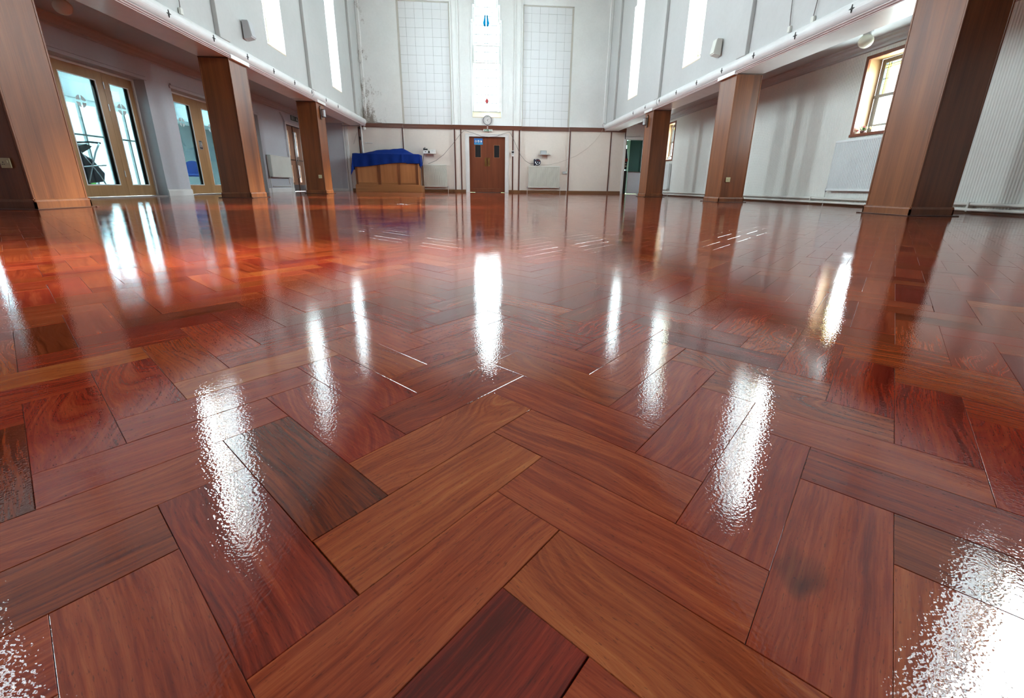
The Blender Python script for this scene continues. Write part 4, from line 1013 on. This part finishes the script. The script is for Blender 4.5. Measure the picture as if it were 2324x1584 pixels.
cdv = thing('remote_control', 'small dark remote lying at the right end of the right wall shelf', 'remote', (2.60, yw - 0.08, 1.456))
MB().cham(-0.045, 0.045, -0.02, 0.02, 0, 0.014, .003).build('body', 'frame_grey', cdv); MB().cham(-0.03, 0.02, -0.012, 0.012, 0.014, 0.017, .001).build('buttons', 'black', cdv)
# round heater / floodlight
hl = thing('floodlight', 'round dark blue floodlight with a bright centre sitting on the right far radiator', 'lamp', (2.16, YF - 0.02, 1.022))
MB().cyl((0.02, -0.035, 0.135), (0.02, 0.05, 0.135), 0.115, n=28).lathe([(0.115, -0.02), (0.125, 0.0), (0.115, 0.012), (0.09, 0.006)], (0.02, -0.035, 0.135), (0, -1, 0), 28).build('housing', 'navy', hl)
MB().lathe([(0.09, 0.0), (0.07, -0.012), (0.035, -0.02), (0.001, -0.022)], (0.02, -0.045, 0.135), (0, -1, 0), 24).build('reflector', 'chrome', hl)
MB().cyl((0.02, -0.06, 0.135), (0.02, -0.05, 0.135), 0.022, n=14).build('bulb_cap', 'greyp', hl)
MB().cham(-0.125, -0.07, -0.03, 0.045, 0.01, 0.25, .01).build('side_box', 'navy', hl)
for s in (-1, 1): MB().tube([(0.02 + s * 0.08, 0, 0.05), (0.02 + s * 0.10, -0.02, 0.0)], 0.009).build('foot', 'lav', hl)
# thermostat, sockets
th = thing('thermostat', 'white and grey control unit on the brown strip right of the double door', 'thermostat', (1.20, YF - 0.03, 1.355))
MB().cham(-0.05, 0.055, -0.03, 0, 0, 0.21, .006).build('case', 'white', th); MB().cham(-0.04, 0.045, -0.032, -0.028, 0.115, 0.19, .002).build('display', 'black', th); MB().cham(-0.035, 0.04, -0.034, -0.028, 0.05, 0.10, .002).build('flap', 'greyp', th)
sb = thing('socket_box', 'grey double switch box on the far wall at the right end of the right radiator', 'socket', (3.30, yw, 0.74))
MB().cham(-0.10, -0.005, -0.03, 0, 0, 0.09, .006).build('switch_box', 'greyp', sb); MB().cham(0.0, 0.10, -0.035, 0, 0.005, 0.105, .006).build('socket_case', 'greyp', sb)
MB().cham(0.02, 0.08, -0.038, -0.034, 0.03, 0.08, .002).build('socket_face', 'rad', sb); MB().tube([(0.06, -0.02, 0.105), (0.055, -0.02, 0.16), (0.07, -0.015, 0.24)], 0.004).build('flex', 'wire', sb)
wr2 = thing('key_rail', 'small white rail with a square end on the far wall above the draped counter', 'bracket', (-4.24, YF - 0.006, 1.73))
MB().cham(-0.14, -0.085, -0.03, 0, 0, 0.05, .004).build('end_box', 'gloss', wr2); MB().cham(-0.085, 0.14, -0.025, 0, 0.008, 0.035, .003).build('rail_bar', 'gloss', wr2)
bell = thing('alarm_bell', 'small round white detector at the left end of the brown rail', 'detector', (-4.36, YF - 0.012, 2.21))
MB().lathe([(0.06, 0.0), (0.062, 0.03), (0.05, 0.055), (0.02, 0.065), (0.001, 0.066)], (0, 0, 0.05), (0, -1, 0), 18).build('dome', 'white', bell)
MB().cyl((0, 0.0, 0.05), (0, -0.006, 0.05), 0.068, n=18).build('base', 'white', bell)
pc = thing('corner_pipe', 'white painted pipe running down the left corner beside the draped counter', 'pipe', (-4.475, YF - 0.04, 1.30))
MB().cyl((0, 0, 0), (0, 0, 1.02), 0.028, n=12).build('pipe', 'gloss', pc)
MB().cham(-0.09, -0.05, -0.02, 0.02, 0.55, 0.66, .004).build('cable_box', 'black', pc); MB().cham(-0.07, -0.035, -0.03, 0.01, 0.92, 1.02, .004).build('cable_box', 'black', pc)
MB().cyl((0, 0, 0.5), (0, 0, 0.52), 0.034, n=12).build('clip', 'gloss', pc)
br_ = thing('curtain_bracket', 'grey horizontal bar under the end of the left beam', 'bracket', (-4.75, YF - 0.30, 2.29))
MB().tube([(-0.36, 0, 0.0), (0.33, 0.0, 0.02)], 0.012).build('bar', 'frame_grey', br_); MB().sphere((0.33, 0, 0.02), 0.035, n=12, m=8).build('end_knob', 'pinkwhite', br_)

# ------------------------------------------------------------------ clock, signs
ck = thing('wall_clock', 'round white wall clock with a dark rim above the double door', 'clock', (0.232, YF - 0.063, 2.625))
MB().lathe([(0.001, 0.0), (0.165, 0.0), (0.168, 0.03), (0.160, 0.042), (0.150, 0.040), (0.148, 0.028)], (0, 0.055, 0), (0, -1, 0), 40).build('rim', 'lead', ck)
MB().cyl((0, 0.035, 0), (0, 0.026, 0), 0.150, n=40).build('dial', 'white', ck)
def text(body, size, loc, parent, mat, name='lettering', ext=0.001, align='CENTER', rz=0.0):
    cu = bpy.data.curves.new(name, 'FONT'); cu.body = body; cu.size = size; cu.align_x = align; cu.align_y = 'CENTER'; cu.extrude = ext
    tmp = bpy.data.objects.new(name, cu); COL.objects.link(tmp)
    bpy.context.view_layer.update(); dg = bpy.context.evaluated_depsgraph_get()
    me = bpy.data.meshes.new_from_object(tmp.evaluated_get(dg)); bpy.data.objects.remove(tmp)
    o = bpy.data.objects.new(name, me); COL.objects.link(o); me.materials.clear(); me.materials.append(M(mat))
    o.rotation_euler = (PI / 2, 0, rz); o.location = loc; o.parent = parent; return o
for i, rn in enumerate(['XII', 'I', 'II', 'III', 'IIII', 'V', 'VI', 'VII', 'VIII', 'IX', 'X', 'XI']):
    a_ = i * PI / 6; text(rn, 0.038, (0.118 * math.sin(a_), 0.0245, 0.118 * math.cos(a_)), ck, 'black', 'numeral')
def hand(ang, ln, wd, y):
    d = Vector((math.sin(ang), 0, math.cos(ang))); p = Vector((math.cos(ang), 0, -math.sin(ang)))
    q = [-d * 0.02 - p * wd, -d * 0.02 + p * wd, d * ln + p * wd * .5, d * ln - p * wd * .5]
    MB().prism([(v.x, v.z) for v in q], 1, y, y - 0.002).build('hand', 'black', ck)
hand(math.radians(38), 0.062, 0.005, 0.022); hand(math.radians(158), 0.090, 0.004, 0.019)
MB().cyl((0, 0.025, 0), (0, 0.015, 0), 0.007, n=10).build('pivot', 'black', ck)
MB().box(-0.02, 0.02, 0.006, 0.012, -0.30, -0.17).build('cable_cover', 'pinkwhite', ck)
ex = thing('exit_sign', 'green and white emergency exit light box above the double door', 'sign', (0.245, YF - 0.006, 2.225))
MB().cham(-0.175, 0.175, -0.06, 0, 0, 0.085, .012).build('case', 'white', ex)
MB().cham(-0.135, 0.135, -0.063, -0.058, 0.008, 0.077, .001).build('green_panel', 'green', ex)
MB().prism([(-0.035, 0.042), (-0.075, 0.072), (-0.075, 0.052), (-0.115, 0.052), (-0.115, 0.032), (-0.075, 0.032), (-0.075, 0.012)], 1, -0.0645, -0.063).build('white_arrow', 'white', ex)
MB().sphere((0.012, -0.0635, 0.067), 0.007, n=8, m=5).tube([(0.01, -0.064, 0.058), (0.0, -0.064, 0.036), (0.018, -0.064, 0.014)], 0.0045, 6).tube([(0.0, -0.064, 0.036), (-0.018, -0.064, 0.018)], 0.0045, 6).tube([(-0.012, -0.064, 0.048), (0.03, -0.064, 0.05)], 0.0035, 6).build('running_figure', 'white', ex)
MB().box(0.048, 0.085, -0.0645, -0.063, 0.012, 0.074).box(0.102, 0.122, -0.0645, -0.063, 0.012, 0.074).build('white_doorway', 'white', ex)
MB().sphere((0.02, -0.03, -0.02), 0.014, n=8, m=6).build('test_lamp', 'dkhole', ex)
bs = thing('door_sign', 'blue sign with three round white hand symbols on the left door leaf', 'sign', (-0.12, yd - 0.001, 1.765))
MB().cham(-0.165, 0.165, -0.006, 0, 0, 0.225, .002).build('plate', 'blue', bs)
MB().box(-0.155, 0.155, -0.0072, -0.006, 0.012, 0.055).build('lower_band', 'lblue', bs)
for k in range(3):
    x = -0.10 + 0.10 * k
    MB().lathe([(0.038, 0.0), (0.038, 0.0015), (0.001, 0.0016)], (x, -0.006, 0.12), (0, -1, 0), 20).build('round_symbol', 'white', bs)
    MB().box(x - 0.028, x + 0.028, -0.0074, -0.006, 0.066, 0.073).build('caption_line', 'white', bs)
    if k < 2: MB().prism([(x - 0.012, 0.112), (x + 0.012, 0.112), (x + 0.016, 0.13), (x, 0.138), (x - 0.016, 0.13)], 1, -0.0085, -0.0074).build('symbol_centre', 'blue', bs)
xs = thing('exit_sign', 'dark green exit sign in two panels above the brown doors of the left aisle', 'sign', (AL + 0.001, 16.16, 2.27), PI / 2)
for k, (a, b) in enumerate(((-0.27, 0.07), (0.11, 0.29))):
    MB().cham(a, b, -0.012, 0, 0, 0.15, .002).build('panel', 'dgreen', xs)
MB().box(-0.24, -0.08, -0.0135, -0.012, 0.105, 0.125).box(-0.24, -0.08, -0.0135, -0.012, 0.065, 0.085).box(-0.24, -0.08, -0.0135, -0.012, 0.03, 0.045).box(-0.04, -0.02, -0.0135, -0.012, 0.03, 0.125).build('white_bars', 'greyp', xs)
MB().prism([(0.15, 0.03), (0.25, 0.03), (0.25, 0.05), (0.19, 0.12), (0.15, 0.12)], 1, -0.0135, -0.012).build('running_figure', 'greyp', xs)

# ------------------------------------------------------------------ cables
def catenary(pts, n=10, sag=None):
    out = []
    for k in range(len(pts) - 1):
        a, b = Vector(pts[k]), Vector(pts[k + 1]); s = sag[k] if sag else 0
        for i in range(n): t = i / n; p = a.lerp(b, t); p.z -= 4 * s * t * (1 - t); out.append(p)
    out.append(Vector(pts[-1])); return out
yc = YF - 0.03
cb = thing('black_cable', 'dark cable swagged from the left radiator over the double door to the round floodlight', 'cable', (0, yc, 0))
path = [(-2.05, 0, 1.04), (-1.75, 0, 1.16), (-1.45, 0, 1.38), (-1.1, 0, 1.76), (-0.80, 0, 2.12), (-0.66, 0, 2.24), (-0.62, 0, 2.245), (-0.3, 0, 2.16), (0.0, 0, 2.06), (0.28, 0, 2.035), (0.56, 0, 2.065), (0.85, 0, 2.17), (1.04, 0, 2.22), (1.10, 0, 2.20), (1.2, 0, 2.02), (1.35, 0, 1.72), (1.5, 0, 1.42), (1.7, 0, 1.20), (1.9, 0, 1.09), (2.02, 0, 1.11), (2.08, -0.01, 1.13)]
MB().tube([(x, y - 0.02, z) for x, y, z in path], 0.0065, 6).build('cable_run', 'wire', cb)
for x, z in ((-0.64, 2.243), (1.07, 2.215)): MB().cyl((x, 0.02, z), (x, -0.03, z), 0.006, n=6).build('hook', 'steel', cb)
cb2 = thing('pale_cable', 'thin pale cable rising from the round floodlight to the end of the right beam', 'cable', (0, yc, 0))
path = [(2.26, 0.06, 1.08), (2.6, 0.06, 1.07), (3.0, 0.05, 1.15), (3.34, 0.02, 1.27), (3.7, 0, 1.42), (4.1, 0, 1.68), (4.4, 0, 1.95), (4.62, -0.04, 2.25), (4.68, -0.08, 2.44)]
MB().tube(path, 0.0045, 6).build('cable_run', 'wire_l', cb2)
MB().tube([(4.66, -0.1, 2.46), (4.64, -0.12, 2.54), (4.68, -0.12, 2.60), (4.76, -0.12, 2.56)], 0.006, 6).build('cable_loop', 'wire', cb2)
cb3 = thing('thin_cable', 'thin dark cord hanging in the corner left of the corner pipe', 'cord', (0, YF - 0.02, 0))
MB().tube([(-4.64, -0.02, 2.1), (-4.72, -0.015, 1.9), (-4.80, -0.01, 1.7)], 0.0045, 6).build('cord', 'wire', cb3)
cb4 = thing('rail_cable', 'thin dark cord lying in loops on top of the brown rail at its left end', 'cord', (0, YF - 0.03, 0))
MB().tube([(-4.4, -0.02, 2.52), (-4.25, -0.02, 2.455), (-4.1, -0.02, 2.452), (-3.95, -0.02, 2.485), (-3.8, -0.02, 2.455), (-3.7, -0.02, 2.45)], 0.006, 6).tube([(-4.36, -0.06, 2.62), (-4.34, -0.06, 2.54), (-4.42, -0.05, 2.42)], 0.010, 6).build('cord', 'wire', cb4)
cb5 = thing('door_cable', 'thin grey cable running over the frame of the right end doorway', 'cable', (0, YF - 0.035, 0))
MB().tube([(5.60, 0, 2.16), (5.75, 0, 2.155), (5.9, 0, 2.145), (6.05, 0, 2.165), (6.2, 0, 2.18)], 0.005, 6).build('cord', 'wire', cb5)

def hanging_wire(x, n, y, zb, zt, wob, label):
    t = thing('hanging_wire', label, 'wire', (x + n * 0.02, y, zb))
    MB().tube([(0, 0.0, 0.05), (0.0, wob * 0.5, 0.2), (0, wob, 0.45), (0, wob * 0.7, 0.8), (0, wob * 1.2, 1.3), (0, wob, zt)], 0.006, 6).build('wire', 'wire', t)
    MB().cham(-0.015, 0.02, -0.03, 0.03, -0.03, 0.05, .004).build('tape_tab', 'rad', t)
hanging_wire(XL + 0.005, 1, 7.50, 2.62, 2.0, 0.02, 'thin wire with a pale end tab hanging down the left upper wall')
hanging_wire(XR - 0.005, -1, 7.30, 2.63, 2.0, 0.05, 'thin wire with a pale tab on the right upper wall, the left one of two')
hanging_wire(XR - 0.005, -1, 6.80, 2.60, 2.0, -0.04, 'thin wire with a pale tab on the right upper wall, nearer the right edge')

# loudspeakers
def speaker(xf, n, y, z, label):
    t = thing('wall_speaker', label, 'speaker', (xf, y, z), 0)
    X = lambda d: n * d
    MB().prism([(X(0.03), 0.0), (X(0.16), 0.03), (X(0.17), 0.06), (X(0.13), 0.30), (X(0.03), 0.30)], 1, -0.085, 0.085).build('cabinet', 'greyp' if n > 0 else 'rad', t)
    MB().prism([(X(0.171), 0.05), (X(0.178), 0.05), (X(0.138), 0.285), (X(0.131), 0.285)], 1, -0.075, 0.075).build('grille', 'greyp' if n > 0 else 'rad', t)
    MB().box(X(0.0), X(0.035), -0.02, 0.02, 0.10, 0.20).build('bracket', 'steel', t)
speaker(XL, 1, 9.35, 2.79, 'grey wedge loudspeaker on the left upper wall beside the tall window')
speaker(XR, -1, 9.42, 2.80, 'cream wedge loudspeaker on the right upper wall beside the tall window')
def globe(x, y, label):
    t = thing('globe_light', label, 'lamp', (x, y, 2.60))
    MB().lathe([(0.001, 0), (0.075, 0), (0.075, -0.012), (0.055, -0.03), (0.05, -0.055)], (0, 0, 0)).build('gallery', 'greyp', t)
    MB().sphere((0, 0, -0.135), 0.10, 0.95, n=28, m=16).build('globe', 'opal', t)
globe(5.93, 7.13, 'round opal globe light on the right aisle ceiling by the flower sill window')
globe(-5.50, 6.98, 'round opal globe light on the dark left aisle ceiling beside the nearest pillar')

# ------------------------------------------------------------------ window sill things
fl = thing('flower_arrangement', 'small pot of pink and cream artificial flowers on the right window sill', 'flowers', (AR + 0.08, 7.42, 1.18))
MB().lathe([(0.001, 0), (0.03, 0), (0.042, 0.05), (0.038, 0.055), (0.001, 0.05)], (0, 0, 0), n=16).build('pot', 'terracotta', fl)
def blossom(c0, r, mat, seed):
    rs = random.Random(seed); mb = MB()
    for k in range(9):
        a_ = k * 2 * PI / 9 + rs.random(); e = 0.3 + 0.8 * rs.random()
        d = Vector((math.cos(a_) * math.cos(e), math.sin(a_) * math.cos(e), math.sin(e))); s = d.cross(Vector((0, 0, 1))).normalized() * r * 0.45
        c_ = Vector(c0); mb.add([c_, c_ + d * r * .6 + s, c_ + d * r * 1.05, c_ + d * r * .6 - s], [(0, 1, 2, 3)], True)
    mb.sphere(c0, r * 0.4, n=8, m=6); mb.build('blossom', mat, fl)
blossom((0.0, -0.01, 0.105), 0.035, 'pink', 1); blossom((-0.01, -0.07, 0.085), 0.036, 'cream_petal', 2); blossom((0.0, 0.05, 0.085), 0.03, 'cream_petal', 3)
blossom((0.02, -0.13, 0.08), 0.04, 'cream_petal', 4); blossom((-0.02, 0.09, 0.06), 0.024, 'pink', 5)
lf_ = MB()
for k in range(12):
    a_ = k * PI / 6; c_ = Vector((0, 0, 0.05)); d = Vector((math.cos(a_) * 0.6, math.sin(a_), 0.25 + 0.3 * (k % 3))); s = Vector((-math.sin(a_), math.cos(a_), 0)) * 0.012
    lf_.add([c_, c_ + d * 0.06 + s, c_ + d * 0.11, c_ + d * 0.06 - s], [(0, 1, 2, 3)])
lf_.build('leaves', 'leaf', fl)
pt = thing('white_ornament', 'small white flower ornament on the far right aisle window sill', 'ornament', (AR + 0.09, 15.35, 1.18))
MB().lathe([(0.001, 0), (0.05, 0), (0.06, 0.02), (0.045, 0.05), (0.02, 0.06), (0.001, 0.062)], (0, 0, 0), n=16).build('dish', 'white', pt)
for k in range(5): MB().sphere((0.02 * math.cos(k * 1.3), 0.05 * math.sin(k * 1.3), 0.075 + 0.01 * (k % 2)), 0.026, 0.9, n=10, m=6).build('bloom', 'white' if k % 2 else 'lead', pt)

# ------------------------------------------------------------------ lobby: folded pushchair and blue chair
pu = thing('pushchair', 'black folded pushchair with silver tubes standing behind the nearest glazed door leaf', 'pushchair', (-7.55, 9.02, 0), 0.2)
def wheel(y, x, r, side):
    mb = MB(); pts = [(x, y + r * math.cos(a_), r + 0.0 + r * math.sin(a_)) for a_ in np.linspace(0, 2 * PI, 21)]
    mb.tube([(p[0], p[1], p[2]) for p in pts], 0.016, 8); mb.build('wheel', 'black', pu)
    sp_ = MB()
    for k in range(6): a_ = k * PI / 3; sp_.cyl((x, y, r), (x, y + r * math.cos(a_), r + r * math.sin(a_)), 0.004, n=6)
    sp_.build('spokes', 'steel', pu)
for x in (-0.22, 0.22): wheel(-0.32, x, 0.13, 0); wheel(0.34, x, 0.10, 0)
for x in (-0.22, 0.22):
    MB().tube([(x, -0.32, 0.13), (x, -0.10, 0.42), (x, 0.20, 0.80), (x, 0.34, 0.93), (x * 0.8, 0.46, 0.98)], 0.014).build('frame_tube', 'steel', pu)
    MB().tube([(x, 0.34, 0.10), (x, 0.18, 0.34), (x, -0.08, 0.62), (x, -0.25, 0.78)], 0.014).build('frame_tube', 'chrome', pu)
    MB().tube([(x, -0.28, 0.52), (x, 0.1, 0.55), (x, 0.42, 0.57)], 0.013).build('arm_tube', 'chrome', pu)
MB().tube([(-0.2, 0.46, 0.98), (0, 0.52, 1.0), (0.2, 0.46, 0.98)], 0.017).tube([(-0.22, -0.25, 0.78), (0.22, -0.25, 0.78)], 0.014).build('handle_bar', 'black', pu)
MB().prism([(-0.38, 0.22), (0.30, 0.26), (0.38, 0.42), (0.10, 0.66), (-0.22, 0.78), (-0.40, 0.62)], 0, -0.19, 0.19).build('seat_fabric', 'navy', pu)
MB().prism([(-0.42, 0.66), (-0.30, 0.86), (0.0, 0.93), (0.18, 0.90), (0.05, 0.84), (-0.22, 0.74)], 0, -0.2, 0.2).build('hood', 'black', pu)
ch = thing('blue_chair', 'blue upholstered chair in the lobby behind the second pair of glazed doors', 'chair', (-8.3, 13.55, 0), 0.4)
MB().cham(-0.23, 0.23, -0.22, 0.22, 0.42, 0.49, .025).build('seat', 'bluefab', ch)
bkm = MB(); poly = [(0.22 * math.cos(a_), 0.66 + 0.20 * math.sin(a_)) for a_ in np.linspace(0, 2 * PI, 20, endpoint=False)]
bkm.prism(poly, 1, 0.20, 0.24); bkm.build('backrest', 'bluefab', ch)
for sx in (-1, 1):
    for sy in (-1, 1): MB().cyl((sx * 0.2, sy * 0.19, 0.42), (sx * 0.22, sy * 0.22, 0.0), 0.012, n=8).build('leg', 'chrome', ch)
    MB().cyl((sx * 0.16, 0.2, 0.47), (sx * 0.16, 0.22, 0.6), 0.010, n=8).build('back_post', 'chrome', ch)
cbv = thing('grey_conduit', 'pair of grey conduits arching on the left aisle wall beside the brown doors', 'conduit', (AL, 15.15, 1.1))
for k in (0, 0.06): MB().tube([(0.02, -0.10 + k, 1.28), (0.02, 0.04 + k, 1.20), (0.02, 0.10 + k, 1.05), (0.02, 0.11 + k, 0.5), (0.02, 0.12 + k, 0.0)], 0.010).build('conduit_pipe', 'lav', cbv)
MB().cham(0, 0.03, 0.08, 0.20, 0.52, 0.54, .003).build('saddle', 'lav', cbv)

GROUPS = {'pillar': 'brown wooden pillars along both sides of the hall', 'radiator': 'panel radiators on the walls', 'socket': 'cream sockets on the pillars',
          'wall_lamp': 'wall lamps on the far pillars', 'wall_speaker': 'loudspeakers on the upper walls', 'globe_light': 'globe lights on the aisle ceilings',
          'wall_shelf': 'small shelves on the far wall', 'white_box': 'cartons on the left wall shelf', 'exit_sign': 'exit signs over the doors', 'hanging_wire': 'hanging wires on the upper walls'}
for o in bpy.data.objects:
    k = o.name.split('.')[0]
    if o.parent is None and k in GROUPS and 'label' in o: o['group'] = GROUPS[k]
